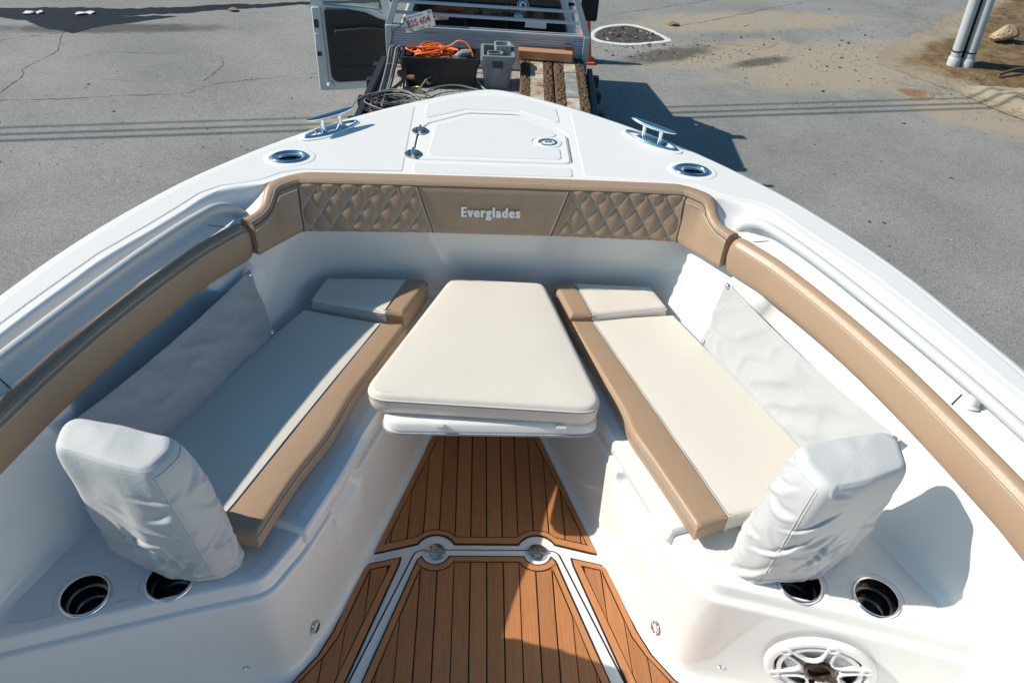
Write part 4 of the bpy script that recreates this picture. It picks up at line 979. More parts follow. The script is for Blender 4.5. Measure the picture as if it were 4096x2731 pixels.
# table with its filler cushion
TT = ccw(rounded([(.350, 1.604), (-.348, 1.604), (-.195, 2.215), (.200, 2.215)], [.06, .06, .05, .05], 8))
table = thing('bow_table', 'white moulded bow table carrying the large cream cushion', 'table', (0, 1.9, 0))
b = MB(); b.grid([[Vector((x, y, z)) for x, y in offset(TT, d)] for d, z in ((-.02, .468), (-.003, .469), (0, .473), (.001, .480), (-.004, .4815), (-.004, .484), (0, .486), (-.004, .508), (-.008, .514), (-.016, .517))], closed=True)
b.fill(offset(TT, -.016), zf=lambda x, y: .517, step=.1); b.fill(offset(TT, -.02), zf=lambda x, y: .468)
b.build('table_top', 'gelcoat', table, smooth=40)
uf = MB(); uf.grid([[Vector((x, y, z)) for x, y in offset(TT, d)] for d, z in ((-.036, .468), (-.036, .434), (-.055, .432), (-.055, .468))], closed=True); uf.build('shade_skirt', 'gelcoat', table, smooth=40)  # unseen skirt under the table, added to close a sun gap in its shadow
e = MB().grid([[Vector((x, y, z)) for x, y in offset(TT, d)] for d, z in ((.0005, .4705), (.0035, .472), (.0035, .4795), (.0005, .481))], closed=True)
mat('edge_trim', (.42, .45, .47), .7, bump=('noise', 120, .4, .002), var=(40, .7, (.25, .28, .30)))
e.build('edge_trim', 'edge_trim', table, smooth=50)
MB().tube([(0, 2.14, .0), (0, 2.14, .02), (0, 2.14, .03), (0, 2.14, .46)], [.09, .085, .045, .04], 24).build('pedestal', 'steel', table, smooth=40)
for x in (-.16, .215): MB().box((x, 1.6035, .5145), (.030, .012, .008), Matrix.Rotation(radians(-35), 3, 'X')).build('fastening_tab', 'thread', table, smooth=0)
TC = ccw(rounded([(.342, 1.598), (.193, 2.249), (-.147, 2.264), (-.398, 1.645)], [.062, .042, .042, .062], 10))
t = thing('table_cushion', 'big cream trapezoid cushion lying on the bow table', 'cushion', (0, 1.9, .518))
b, rows = slab_cushion(TC, .519, .600, r=.017, crown=.007, step=.04); b.build('cushion_body', 'cream_vinyl', t, smooth=70, fixn=True)
pp = MB().tube([Vector((x, y, .582)) for x, y in offset(ccw(resample(TC, .02)), .0022)], .0024, 8, closed=True); pp.build('piping', 'cream_vinyl', t, smooth=70)
MB().tube([Vector((x, y, .5788)) for x, y in offset(ccw(resample(TC, .02)), .0030)], .0010, 6, closed=True).build('seam_groove', 'crease_shade', t, smooth=0)
run_stitch(t, [Vector((x, y, .5755)) for x, y in offset(ccw(resample(TC, .02)), .0035)])

# ================================================================ snapped-on storage flaps
def flap(s, label):
    a, c, d, e = Vector((.812, 2.085, .735)), Vector((1.112, 1.365, .735)), Vector((.745, 1.995, .535)), Vector((.985, 1.405, .532))
    t = thing('storage_flap', label, 'canvas flap', (.95*s, 1.7, .63)); n, m = 70, 22; rows = []
    nrm = (c-a).cross(d-a).normalized()
    if nrm.x > 0: nrm = -nrm
    for j in range(m+1):
        v = j/m; r = []
        for i in range(n+1):
            u = i/n; p = a.lerp(c, u).lerp(d.lerp(e, u), v)
            bulge = .018*sin(pi*u)*sin(pi*v)+.0
            q = Vector((u*7.5, v*2.2, 3.3*s))
            fold = (.011*noise.noise(q+Vector((v*1.5, 0, 0)))+.008*max(0, 1-3.2*abs(noise.noise(Vector((u*6+v*2, v*2.4-u*2, 8+s)))))**2)*min(1, 4*v*(1-v)+.25)
            pull = .006*(sin(14*(u-.9*v))*math.exp(-5*u)+sin(13*((1-u)-.9*v))*math.exp(-5*(1-u)))*v
            hem = .0025 if v < .07 or v > .93 or u < .02 or u > .98 else 0
            puck = .0016*sin(u*150+6*noise.noise((u*30, 0, 0)))*math.exp(-((v-.9)/.06)**2)
            r.append(p+nrm*(bulge+fold+pull+hem+puck+.012)+Vector((0, 0, -.022*sin(pi*u)**.7*(1-v))))
        rows.append(r)
    b = MB().grid(rows); b.grid([[p-nrm*.002 for p in r] for r in rows], flip=True)
    if s < 0: b.mirror()
    b.build('canvas_sheet', 'canvas', t, smooth=180)
    st_ = MB(); stitch(st_, [r[3]+nrm*.001 for r in rows], .008); stitch(st_, [p+nrm*.0005 for p in rows[2]], .008); stitch(st_, [p+nrm*.0005 for p in rows[-3]], .008)
    if s < 0: st_.mirror()
    st_.build('stitching', 'thread', t, smooth=0, kind='stuff')
    for p in (rows[1][1], rows[1][-2], rows[-2][1], rows[-2][-2]):
        q = Vector((p.x*s, p.y, p.z)); nr = Vector((nrm.x*s, nrm.y, nrm.z)); mx = Matrix.Translation(q+nr*.002) @ nr.to_track_quat('Z', 'Y').to_matrix().to_4x4()
        MB().lathe([(.0095, -.002), (.009, .003), (.006, .0055), (.0001, .0065)], 20, mx).build('snap', 'chrome', t, smooth=60)
flap(1, 'sunlit pale grey canvas flap snapped to the right cockpit side')
flap(-1, 'shaded grey canvas flap snapped to the left cockpit side')

# ================================================================ backrests under fitted canvas covers
def covered(s, label, seed):
    B = [(.68, 1.225), (.628, 1.155), (.690, 1.098), (.83, 1.105), (.972, 1.175), (1.035, 1.262), (.99, 1.325), (.80, 1.30)]
    T = [(.695, 1.190), (.690, 1.115), (.725, 1.045), (.80, 1.064), (.905, 1.100), (.968, 1.118), (.985, 1.255), (.84, 1.225)]
    if s < 0: T = [(x, y-.032 if y > 1.15 else y) for x, y in T]
    n = 220
    def dense(P, r): q = rounded(P, r, 6); return even([Vector((x, y, 0)) for x, y in q]+[Vector((*q[0], 0))], n+1)[:-1]
    Bv, Tv = dense(B, .05), dense(T, .04); cB = sum(Bv, Vector())/n; cT = sum(Tv, Vector())/n
    per = sum((Bv[i]-Bv[i-1]).length for i in range(n))
    prof = [(0, .93), (.02, .985), (.045, 1.0), (.055, .992), (.065, 1.0), (.13, 1.015), (.25, 1.028), (.42, 1.04), (.6, 1.04), (.74, 1.03), (.83, 1.02), (.89, 1.005), (.93, .985), (.96, .955), (.983, .91), (1.0, .84)]
    fine = [(h, k) for h, k in ((v.x, v.y) for v in even([Vector((h, k, 0)) for h, k in prof], 96))]
    rnd = random.Random(int(seed*10)); cr = []
    for _ in range(60):         # creases on the unrolled side: place, slope, length, width, depth
        low = rnd.random() < .6
        cr.append((rnd.uniform(0, per), rnd.uniform(.02, .20) if low else rnd.uniform(.15, .43), rnd.choice((-1, 1))*rnd.uniform(.1, .9) if not low else rnd.uniform(-1.3, 1.3), rnd.uniform(.035, .13), rnd.uniform(.005, .011), rnd.uniform(.004, .0095)))
    a0 = None; rows = []
    for h, k in fine:
        c = cB.lerp(cT, h); r = []
        for i in range(n):
            p = Bv[i].lerp(Tv[i], h); out = (p-c).normalized(); p = c+(p-c)*k; z = .450+(.455 if s > 0 else .488)*h; d = 0
            sc = per*i/n
            for s0, z0, ph, L, w, am in cr:
                ds = (sc-s0+per/2) % per-per/2; dz = z-.45-z0; u = ds*cos(ph)+dz*sin(ph); v = dz*cos(ph)-ds*sin(ph)
                if abs(u) < L and abs(v) < 4*w:
                    e = cos(u/L*pi/2)**1.5; v += .012*sin(u/L*2+s0*9); d += am*e*(math.exp(-(v/w)**2)-.75*math.exp(-((v-1.7*w)/(1.2*w))**2))
            q = Vector((p.x*s, p.y, z))
            d += .010*noise.noise(Vector((p.x*6+seed, p.y*6, z*3.2)))+.003*noise.noise(Vector((p.x*17, p.y*17+seed, z*11)))
            d += .004*noise.noise(Vector((sc*62, h*5, seed)))*math.exp(-((h-.055)/.05)**2)      # gathered hem
            if h > .985: d *= 1-(h-.985)/.03
            q += Vector((out.x*s, out.y, 0))*d
            q.z += (.012*noise.noise(Vector((out.x*2.4, out.y*2.4, seed+2))) if h < .1 else 0)+.005*noise.noise(Vector((p.x*9, p.y*9, seed)))*h
            r.append(q)
        rows.append(r)
    cc = sum(rows[-1], Vector())/n; last = rows[-1]
    for k in (.9, .78, .64, .5, .36, .22, .1, .02):
        q_ = [cc+(p-cc)*k for p in last]; rows.append([q+Vector((0, 0, .006*(1-k*k)+(1-k**3)*(.010*noise.noise(Vector((q.x*9+seed, q.y*9, seed)))+.004*noise.noise(Vector((q.x*24, q.y*11+seed, 3)))))) for q in q_])
    b = MB().grid(rows, closed=True, flip=s < 0); b.add(rows[-1], [tuple(range(n))])
    t = thing('covered_backrest', label, 'backrest', (.82*s, 1.17, .45))
    b.build('canvas_cover', 'cover_canvas', t, smooth=180, fixn=True)
    st_ = MB(); hem = min(range(len(fine)), key=lambda i: abs(fine[i][0]-.062)); top = min(range(len(fine)), key=lambda i: abs(fine[i][0]-.955))
    st_.tube(rows[hem], .0016, 6, closed=True)
    i0 = min(range(n), key=lambda i: (rows[40][i]-Vector((.70*s, 1.06, .63))).length)
    st_.tube([rows[j][i0] for j in range(hem, top+1, 2)], .0019, 6)
    i2 = min(range(n), key=lambda i: (rows[top][i]-Vector((.69*s, 1.19, .89))).length); a, bb = sorted((i0, i2))
    st_.tube(rows[top][a:bb+1] if bb-a < n/2 else rows[top][bb:]+rows[top][:a+1], .0019, 6)
    st_.build('sewn_seam', 'cover_canvas', t, smooth=70)
    th_ = MB(); stitch(th_, [rows[j][(i0+2) % n]+(rows[j][i0]-Vector((cT.x*s, cT.y, rows[j][i0].z))).normalized()*.0015 for j in range(hem, top+1, 2)], .006); th_.build('stitching', 'thread', t, smooth=0, kind='stuff')
covered(1, 'upright backrest in a pale grey canvas cover beside the loudspeaker', 1.7)
covered(-1, 'upright backrest in a pale grey canvas cover on the left bench end', 5.2)
# ================================================================ the flatbed truck
mat('aluminium', (.60, .64, .68), .36, .25, var=(1.2, .5, (.48, .53, .60)))
mat('aluminium_floor', (.52, .52, .50), .55, .2, var=(5, .8, (.28, .28, .27)))
mat('truck_white', (.66, .68, .69), .25, coat=.3)
mat('dark_cab_pane', (.006, .008, .008), .06, spec=.6)  # opaque near-black pane; the cab's inner darkness is put into this colour
mat('door_trim', (.020, .021, .022), .6, bump=('noise', 200, .3, .001))
mat('dark_steel', (.055, .06, .07), .45, .5)
mat('clear_glass', (.62, .74, .72), .02, trans=.92)
mat('mirror', (.7, .72, .74), .03, 1)
mat('sticker_white', (.72, .74, .76), .5); mat('sticker_blue', (.02, .08, .22), .5); mat('sticker_cyan', (.05, .33, .50), .5); mat('orange_ink', (.70, .13, .02), .5)
HY = 7.78
def TR(u, v, z): return Vector((.02+u+.06*v, HY+v-.06*u, z))
TROT = Matrix.Rotation(-math.atan(.06), 3, 'Z')
truck = thing('flatbed_truck', 'white flatbed truck with aluminium headboard and its left door open', 'truck', (0, HY, G))
def tbox(name, c, d, m, parent=truck, bevel=.004, rot=None, smooth=35):
    return MB().box(TR(*c), d, TROT @ (rot or Matrix.Identity(3))).build(name, m, parent, smooth=smooth, bevel=bevel)
BZ = -.66
bed = MB()
for i in range(34):
    u = -1.0+2.06*(i+.5)/34; bed.box(TR(u, -1.6, BZ-.015), (.0575, 3.2, .03), TROT)
bed.box(TR(.02, -1.6, BZ-.04), (2.08, 3.2, .03), TROT)
bed.build('bed_floor', 'aluminium_floor', truck, smooth=0, kind='stuff')
tbox('side_rail', (-1.03, -1.65, BZ+.0), (.055, 3.2, .16), 'dark_steel'); tbox('side_rail', (1.06, -1.65, BZ+.0), (.055, 3.2, .16), 'dark_steel')
for s, us in ((-1, -1.095), (1, 1.125)):
    for v in (-.12, -.52, -.98, -1.45, -1.95, -2.45): tbox('stake_pocket', (us, v, BZ-.03), (.07, .085, .11), 'dark_steel')
tbox('bed_frame', (.02, -1.6, BZ-.19), (.9, 3.1, .22), 'black_plastic'); 
# headboard of horizontal ribs, with slots and corner posts
hb_ = MB()
for i in range(15): hb_.box(TR(.01, 0, BZ+.02+.0245*i), (1.98, .03, .0215), TROT)
hb_.box(TR(.01, .008, BZ+.17), (1.98, .02, .37), TROT)
head = hb_.build('headboard', 'aluminium', truck, smooth=0, bevel=.003)
tbox('top_ledge', (.01, .0, -.288), (2.03, .075, .03), 'aluminium', head); 
for u in (-.98, 1.0): tbox('corner_post', (u, -.005, -.47), (.06, .07, .38), 'aluminium', head)
for u in (-.55, -.02, .49, .92): tbox('slot_rim', (u, -.018, -.352), (.12, .012, .014), 'aluminium', head)
def rack_post(s):
    b = MB(); a, c = (-.975 if s < 0 else .995), (-.80 if s < 0 else .80)
    p = [TR(a-.034, -.035, -.275), TR(a+.034, -.035, -.275), TR(a+.034, .035, -.275), TR(a-.034, .035, -.275), TR(c-.030, -.03, .22), TR(c+.030, -.03, .22), TR(c+.030, .03, .22), TR(c-.030, .03, .22)]
    b.hexa(p); b.build('rack_post', 'aluminium', truck, smooth=0, bevel=.004)
rack_post(-1); rack_post(1)
for z, h in ((-.160, .90), (-.055, .87), (.060, .83), (.19, .80)):
    MB().tube([TR(-h, .0, z), TR(h+.01, .0, z)], .0165, 12).build('rack_bar', 'aluminium', truck, smooth=60)
# cab
cab = MB()
cab.hexa([TR(-.93, .30, -1.32), TR(.93, .30, -1.32), TR(.93, 1.75, -1.32), TR(-.93, 1.75, -1.32), TR(-.95, .30, -.50), TR(.95, .30, -.50), TR(.95, 1.75, -.50), TR(-.95, 1.75, -.50)])
cab.hexa([TR(-.94, .30, -.50), TR(.94, .30, -.50), TR(.94, 1.75, -.50), TR(-.94, 1.75, -.50), TR(-.91, .30, -.375), TR(.91, .30, -.375), TR(.91, 1.80, -.375), TR(-.91, 1.80, -.375)])
for s in (-1, 1):       # rear pillars
    cab.hexa([TR(s*.91, .29, -.375), TR(s*.79, .29, -.375), TR(s*.79, .40, -.375), TR(s*.91, .40, -.375), TR(s*.72, .32, .13), TR(s*.64, .32, .13), TR(s*.64, .42, .13), TR(s*.72, .42, .13)])
    cab.hexa([TR(s*.91, 1.62, -.375), TR(s*.85, 1.62, -.375), TR(s*.85, 1.72, -.375), TR(s*.91, 1.72, -.375), TR(s*.72, 1.25, .13), TR(s*.66, 1.25, .13), TR(s*.66, 1.35, .13), TR(s*.72, 1.35, .13)])
cab.hexa([TR(-.73, .30, .10), TR(.73, .30, .10), TR(.73, 1.4, .10), TR(-.73, 1.4, .10), TR(-.64, .36, .17), TR(.64, .36, .17), TR(.64, 1.3, .17), TR(-.64, 1.3, .17)])
cab.hexa([TR(-.85, 1.75, -1.32), TR(.85, 1.75, -1.32), TR(.82, 2.9, -1.32), TR(-.82, 2.9, -1.32), TR(-.85, 1.75, -.52), TR(.85, 1.75, -.52), TR(.78, 2.9, -.66), TR(-.78, 2.9, -.66)])
cab.build('cab_body', 'truck_white', truck, smooth=0, bevel=.02)
win = MB(); wp_ = [(-.815, -.357), (.815, -.357), (.80, -.30), (.655, .10), (-.655, .10), (-.80, -.30)]
wp_ = rounded(wp_, [.05, .05, 0, .05, .05, 0], 5)
win.add([TR(x, .285+(z+.357)*.07, z) for x, z in wp_]+[TR(x, .295+(z+.357)*.07, z) for x, z in wp_], [tuple(range(len(wp_))), tuple(reversed(range(len(wp_), 2*len(wp_))))]+[(i, (i+1) % len(wp_), len(wp_)+(i+1) % len(wp_), len(wp_)+i) for i in range(len(wp_))])
rw = win.build('rear_window', 'dark_cab_pane', truck, smooth=0)
cabfill = MB().box(TR(0, .95, -.15), (1.25, 1.2, .4), TROT); cabfill.build('cab_interior', 'black_plastic', truck, smooth=0)  # solid black block, the unlit cab's shade put into its colour
gk = MB().tube([TR(x, .281+(z+.357)*.07, z) for x, z in wp_], .008, 6, closed=True); gk.build('window_gasket', 'black_plastic', rw, smooth=60)
for u in (-.235, .185): MB().box(TR(u, .279+.02, -.13), (.012, .008, .46), TROT @ Matrix.Rotation(radians(-4), 3, 'X')).build('slider_frame', 'dark_steel', rw, smooth=0)
# flat print on the rear window
def sticker(poly, m, name, lift):
    b = MB(); n = len(poly); b.add([TR(x, .278+(z+.357)*.07-lift, z) for x, z in poly], [tuple(reversed(range(n)))]); return b.build(name, m, rw, smooth=0)
def on_glass(b, u, z, m, name, lift, rotz=0):
    b.v = [TR(u+v.x*cos(rotz)-v.y*sin(rotz), .278+(z+v.x*sin(rotz)+v.y*cos(rotz)+.357)*.07-lift, z+v.x*sin(rotz)+v.y*cos(rotz)) for v in b.v]; return b.build(name, m, rw, smooth=0)
sticker(ellipse(.345, -.110, .064, .064), 'sticker_blue', 'round_sticker', .001); sticker(ellipse(.345, -.110, .059, .059), 'sticker_white', 'round_sticker', .002)
sticker(ellipse(.345, -.110, .054, .054), 'sticker_blue', 'round_sticker', .003); sticker(ellipse(.345, -.110, .038, .038), 'sticker_white', 'round_sticker', .004)
sticker([(.325, -.13), (.37, -.12), (.36, -.09), (.335, -.085)], 'sticker_blue', 'round_sticker', .005)
sticker(ellipse(.305, -.215, .048, .035), 'sticker_cyan', 'oval_sticker', .001); on_glass(text_mesh('NCO', .034, .02), .305, -.222, 'sticker_white', 'oval_sticker', .003)
sticker([(.375, -.318), (.595, -.322), (.595, -.235), (.385, -.238)], 'sticker_white', 'paper_sticker', .001)
sticker([(-.56, -.305), (-.415, -.290), (-.395, -.240), (-.54, -.245)], 'sticker_white', 'word_sticker', .001); on_glass(text_mesh('LED', .058, .03), -.475, -.272, 'orange_ink', 'word_sticker', .003, .08)
# open left door (swung out square to the cab)
DY = 8.72
mat('door_edge', (.58, .61, .63), .35)
def dpt(x, z, d=0): return Vector((x, DY+d+.02*(x+1.1), z))
def dplate(name, poly, y0, y1, m, parent, bevel=.006):
    n = len(poly); b = MB(); b.add([dpt(x, z, y0) for x, z in poly]+[dpt(x, z, y1) for x, z in poly], [tuple(range(n)), tuple(reversed(range(n, 2*n)))]+[(i, n+i, n+(i+1) % n, (i+1) % n) for i in range(n)])
    return b.build(name, m, parent, smooth=30, bevel=bevel, fixn=True)
def hole_plate(name, outer, innr, y0, y1, m, parent):
    b = MB(); o = outer; h = innr
    f = MB().fill([(x, z) for x, z in ccw(o)], [ccw(h)]); 
    b.add([dpt(v.x, v.y, y0) for v in f.v], f.f); b.add([dpt(v.x, v.y, y1) for v in f.v], f.f)
    for q in (o, h): b.grid([[dpt(x, z, y0) for x, z in q], [dpt(x, z, y1) for x, z in q]], closed=True)
    return b.build(name, m, parent, smooth=30, fixn=True)
outer = rounded([(-1.905, -1.345), (-1.04, -1.265), (-1.0, -.50), (-1.12, -.10), (-1.30, .16), (-1.865, .16), (-1.90, -.4)], [.09, .05, .05, .1, .1, .12, 0], 6)
glassh = rounded([(-1.765, -.385), (-1.20, -.41), (-1.10, -.47), (-1.19, -.12), (-1.33, .09), (-1.775, .09)], [.03, .1, .03, .06, .06, .06], 5)
door = hole_plate('cab_door', outer, glassh, 0, .09, 'truck_white', truck)
dplate('trim_panel', rounded([(-1.745, -1.235), (-1.06, -1.175), (-1.03, -.535), (-1.16, -.505), (-1.30, -.445), (-1.50, -.415), (-1.755, -.41)], [.1, .04, .04, .05, .1, .1, .03], 5), -.03, .0, 'door_trim', door, .012)
dplate('armrest', rounded([(-1.66, -.70), (-1.13, -.645), (-1.10, -.59), (-1.30, -.585), (-1.65, -.625)], .02, 4), -.085, -.03, 'black_plastic', door, .012)
dplate('speaker_panel', rounded([(-1.70, -1.19), (-1.10, -1.13), (-1.09, -1.0), (-1.69, -1.05)], .03, 4), -.036, -.03, 'black_plastic', door, .003)
dplate('switch_plate', rounded([(-1.63, -.98), (-1.50, -.97), (-1.50, -.915), (-1.63, -.925)], .01, 3), -.037, -.03, 'black_plastic', door, .002)
dplate('door_glass', [(-1.775, -.45), (-1.10, -.48), (-1.17, -.12), (-1.31, .10), (-1.785, .10)], .045, .05, 'clear_glass', door, 0)
dplate('edge_strip', rounded([(-1.895, -1.33), (-1.80, -1.325), (-1.785, -1.2), (-1.79, -.4), (-1.89, -.4)], .02, 3), -.022, .0, 'door_edge', door, .012)
for z, h in ((-.62, .09), (-.80, .12), (-.93, .05)): dplate('door_latch', rounded([(-1.875, z), (-1.825, z), (-1.825, z+h), (-1.875, z+h)], .012, 3), -.032, -.022, 'dark_steel' if h < .1 else 'aluminium', door, .003)
MB().tube([dpt(-1.79, -1.245, -.05), dpt(-1.77, -1.25, -.03), dpt(-1.75, -1.265, .0)], [.02, .028, .03], 12).build('hinge_boss', 'door_edge', door, smooth=60)
# mirrors
def mirror(x0, x1, z0, z1, y, m_shell, m_face):
    po = rounded([(x0, z0), (x1, z0), (x1, z1), (x0, z1)], .03, 5); n = len(po); b = MB()
    b.add([(x, y, z) for x, z in po]+[((x-(x0+x1)/2)*.85+(x0+x1)/2, y+.11, (z-(z0+z1)/2)*.9+(z0+z1)/2) for x, z in po], [tuple(range(n)), tuple(reversed(range(n, 2*n)))]+[(i, n+i, n+(i+1) % n, (i+1) % n) for i in range(n)])
    o = b.build('side_mirror', m_shell, truck, smooth=40, bevel=.008, fixn=True)
    if m_face:
        for a, c in ((z0+.10, z1-.02), (z0+.02, z0+.085)):
            q = rounded([(x0+.018, a), (x1-.018, a), (x1-.018, c), (x0+.018, c)], .015, 4); MB().add([(x, y-.004, z) for x, z in q], [tuple(range(len(q)))]).build('mirror_glass', 'mirror', o, smooth=0)
    return o
mirror(-1.19, -1.06, -.545, -.12, 8.98, 'black_plastic', True); mirror(1.085, 1.285, -.50, -.10, 8.92, 'black_plastic', False)
MB().tube([(1.10, 8.95, -.33), (.98, 8.98, -.34), (.93, 9.0, -.36)], .018, 8).build('mirror_arm', 'black_plastic', truck, smooth=60)
MB().tube([(1.10, 8.95, -.20), (.98, 8.98, -.21), (.90, 9.0, -.25)], .018, 8).build('mirror_arm', 'black_plastic', truck, smooth=60)
for u in (-.88, .9):
    for v in (2.1, -1.3):
        mx = Matrix.Translation(TR(u, v, G+.40)) @ Matrix.Rotation(pi/2, 4, 'Y')
        wh = MB().lathe([(.24, -.10), (.36, -.12), (.40, -.09), (.40, .09), (.36, .12), (.24, .10)], 40, mx).build('wheel', 'black_plastic', truck, smooth=50)
        MB().lathe([(.0001, .04), (.10, .05), (.20, .03), (.24, .10)], 32, mx).build('rim', 'steel', wh, smooth=50)

# ---------------------------------------------------------------- things on the truck bed
mat('tote_black', (.012, .013, .015), .42); mat('bin_grey', (.24, .265, .275), .5, var=(6, .5, (.19, .21, .22)))
mat('cord_orange', (.80, .16, .025), .45); mat('cord_grey', (.25, .25, .24), .5); mat('cord_black', (.02, .02, .022), .45)
mat('plank_rust', (.26, .15, .08), .9, bump=('noise', 22, 1, .02), var=(11, .9, (.12, .08, .05)))
mat('plank_crust', (.15, .09, .048), .95, bump=('noise', 45, 1, .02), var=(22, .9, (.085, .058, .038)))
mat('weathered_metal', (.56, .56, .47), .65, bump=('noise', 20, .4, .01), var=(9, 1.0, (.27, .13, .05)))
mat('worn_grey', (.17, .18, .18), .6, var=(7, .8, (.46, .46, .42)))
mat('new_wood', (.52, .26, .13), .7, var=(14, .6, (.42, .19, .085), (1, 6, 6)), bump=('noise', 30, .2, .002, (1, 8, 8)))
mat('handle_wood', (.33, .17, .08), .55, var=(30, .6, (.22, .10, .05), (6, 1, 6)))
mat('brass', (.42, .28, .10), .4, 1); mat('rust_steel', (.20, .11, .07), .7, .4, var=(20, .8, (.10, .06, .045)))
def open_tub(name, x0, x1, y0, y1, z0, z1, tp, wall, m, parent, rim=.02):
    cx, cy = (x0+x1)/2, (y0+y1)/2
    def R(k, e, z): return [Vector((x, y, z)) for x, y in rounded([(cx-(x1-x0)/2*k-e, cy-(y1-y0)/2*k-e), (cx+(x1-x0)/2*k+e, cy-(y1-y0)/2*k-e), (cx+(x1-x0)/2*k+e, cy+(y1-y0)/2*k+e), (cx-(x1-x0)/2*k-e, cy+(y1-y0)/2*k+e)], .03, 4)]
    b = MB(); rows = [R(tp, 0, z0), R(1, 0, z1-.075), R(1, rim*.5, z1-.07), R(1, rim*.5, z1-.045), R(1, rim, z1-.042), R(1, rim, z1), R(1, -wall, z1), R(tp, -wall, z0+.02)]
    b.grid(rows, closed=True); b.add(rows[-1], [tuple(range(len(rows[-1])))]); b.add(rows[0], [tuple(reversed(range(len(rows[0]))))])
    return b.build(name, m, parent, smooth=35)
tote = thing('storage_tote', 'long black plastic tote holding an orange cord on the truck bed', 'tote', (-.42, 7.36, BZ))
open_tub('tub', -.775, -.06, 7.215, 7.50, BZ, -.375, .92, .012, 'tote_black', tote)
for x in (-.60, -.42, -.24): MB().box((x, 7.207, -.50), (.018, .012, .20)).build('rib', 'tote_black', tote, smooth=0, bevel=.003)
for x in (-.72, -.115): MB().box((x, 7.30, -.374), (.05, .09, .012)).build('handle_cleat', 'tote_black', tote, smooth=0, bevel=.003)
oc = MB(); random.seed(11)
for k in range(7):
    cx, cy = random.uniform(-.56, -.36), random.uniform(7.33, 7.40); a0 = random.uniform(0, 6); rx, ry = random.uniform(.12, .20), random.uniform(.06, .10)
    oc.tube(spline([(cx+rx*cos(a0+t*.9)*(1+.2*sin(t*1.7+k)), cy+ry*sin(a0+t*.9)*(1+.2*cos(t*2.1+k)), -.400+.012*k*.6+.028*sin(t*1.3+k*2)+.02) for t in range(9)], 6), .0085, 8)
oc.tube(spline([(-.66, 7.30, -.40), (-.60, 7.31, -.355), (-.46, 7.36, -.335), (-.34, 7.36, -.31), (-.25, 7.35, -.255), (-.17, 7.33, -.27), (-.12, 7.29, -.335), (-.11, 7.27, -.39)], 8), .009, 8)
oc.tube(spline([(-.67, 7.29, -.40), (-.57, 7.35, -.33), (-.43, 7.38, -.30), (-.34, 7.34, -.36), (-.28, 7.28, -.40)], 8), .009, 8)
oc.tube(spline([(-.28, 7.27, -.40), (-.22, 7.33, -.345), (-.14, 7.34, -.33), (-.10, 7.30, -.38)], 8), .009, 8)
tag(oc.build('extension_cord', 'cord_orange', smooth=70), 'tangled bright orange extension cord heaped in the black tote', 'cord')
dr = thing('power_drill', 'dark grey hand tool under the orange cord in the tote', 'tool', (-.19, 7.31, -.39))
MB().tube([(-.27, 7.29, -.385), (-.21, 7.30, -.35), (-.13, 7.31, -.345)], [.028, .036, .03], 12).build('tool_body', 'bin_grey', dr, smooth=50); MB().tube([(-.17, 7.305, -.36), (-.15, 7.29, -.45)], [.022, .02], 10).build('tool_grip', 'tote_black', dr, smooth=50)
ju = thing('cable_bundle', 'grey wire bundle lying left under the orange cord in the tote', 'wire', (-.5, 7.3, -.42))
jb = MB()
for k in range(4): jb.tube(spline([(-.62+.12*t+.02*sin(k*3+t), 7.27+.03*sin(t*1.6+k), -.395+.014*sin(t*2+k)) for t in range(5)], 5), .007, 6)
jb.build('wire', 'cord_grey', ju, smooth=60)
binn = thing('latch_bin', 'tall grey plastic bin with a front latch beside the black tote', 'bin', (.13, 7.36, BZ))
open_tub('tub', -.02, .27, 7.215, 7.53, BZ, -.335, .85, .012, 'bin_grey', binn, .018)
MB().box((.125, 7.20, -.415), (.10, .02, .06)).build('latch', 'dark_steel', binn, smooth=0, bevel=.004); MB().box((.125, 7.212, -.48), (.085, .02, .09)).build('latch_plate', 'bin_grey', binn, smooth=0, bevel=.004)
for x in (.03, .225): MB().tube([(x, 7.21, -.41), (x, 7.23, -.64)], .006, 6).build('rib', 'bin_grey', binn, smooth=60)
mat('clear_plastic', (.36, .39, .40), .25, coat=.3)
cp_ = thing('plastic_container', 'small clear plastic container standing in the grey bin', 'container', (.17, 7.40, -.42)); open_tub('tub', .10, .245, 7.36, 7.48, -.46, -.285, .85, .006, 'clear_plastic', cp_, .008)
cp2 = thing('plastic_container', 'flat grey tray leaning at the front of the grey bin', 'container', (.09, 7.28, -.45)); open_tub('tub', .03, .17, 7.25, 7.33, -.45, -.325, .9, .006, 'bin_grey', cp2, .006)
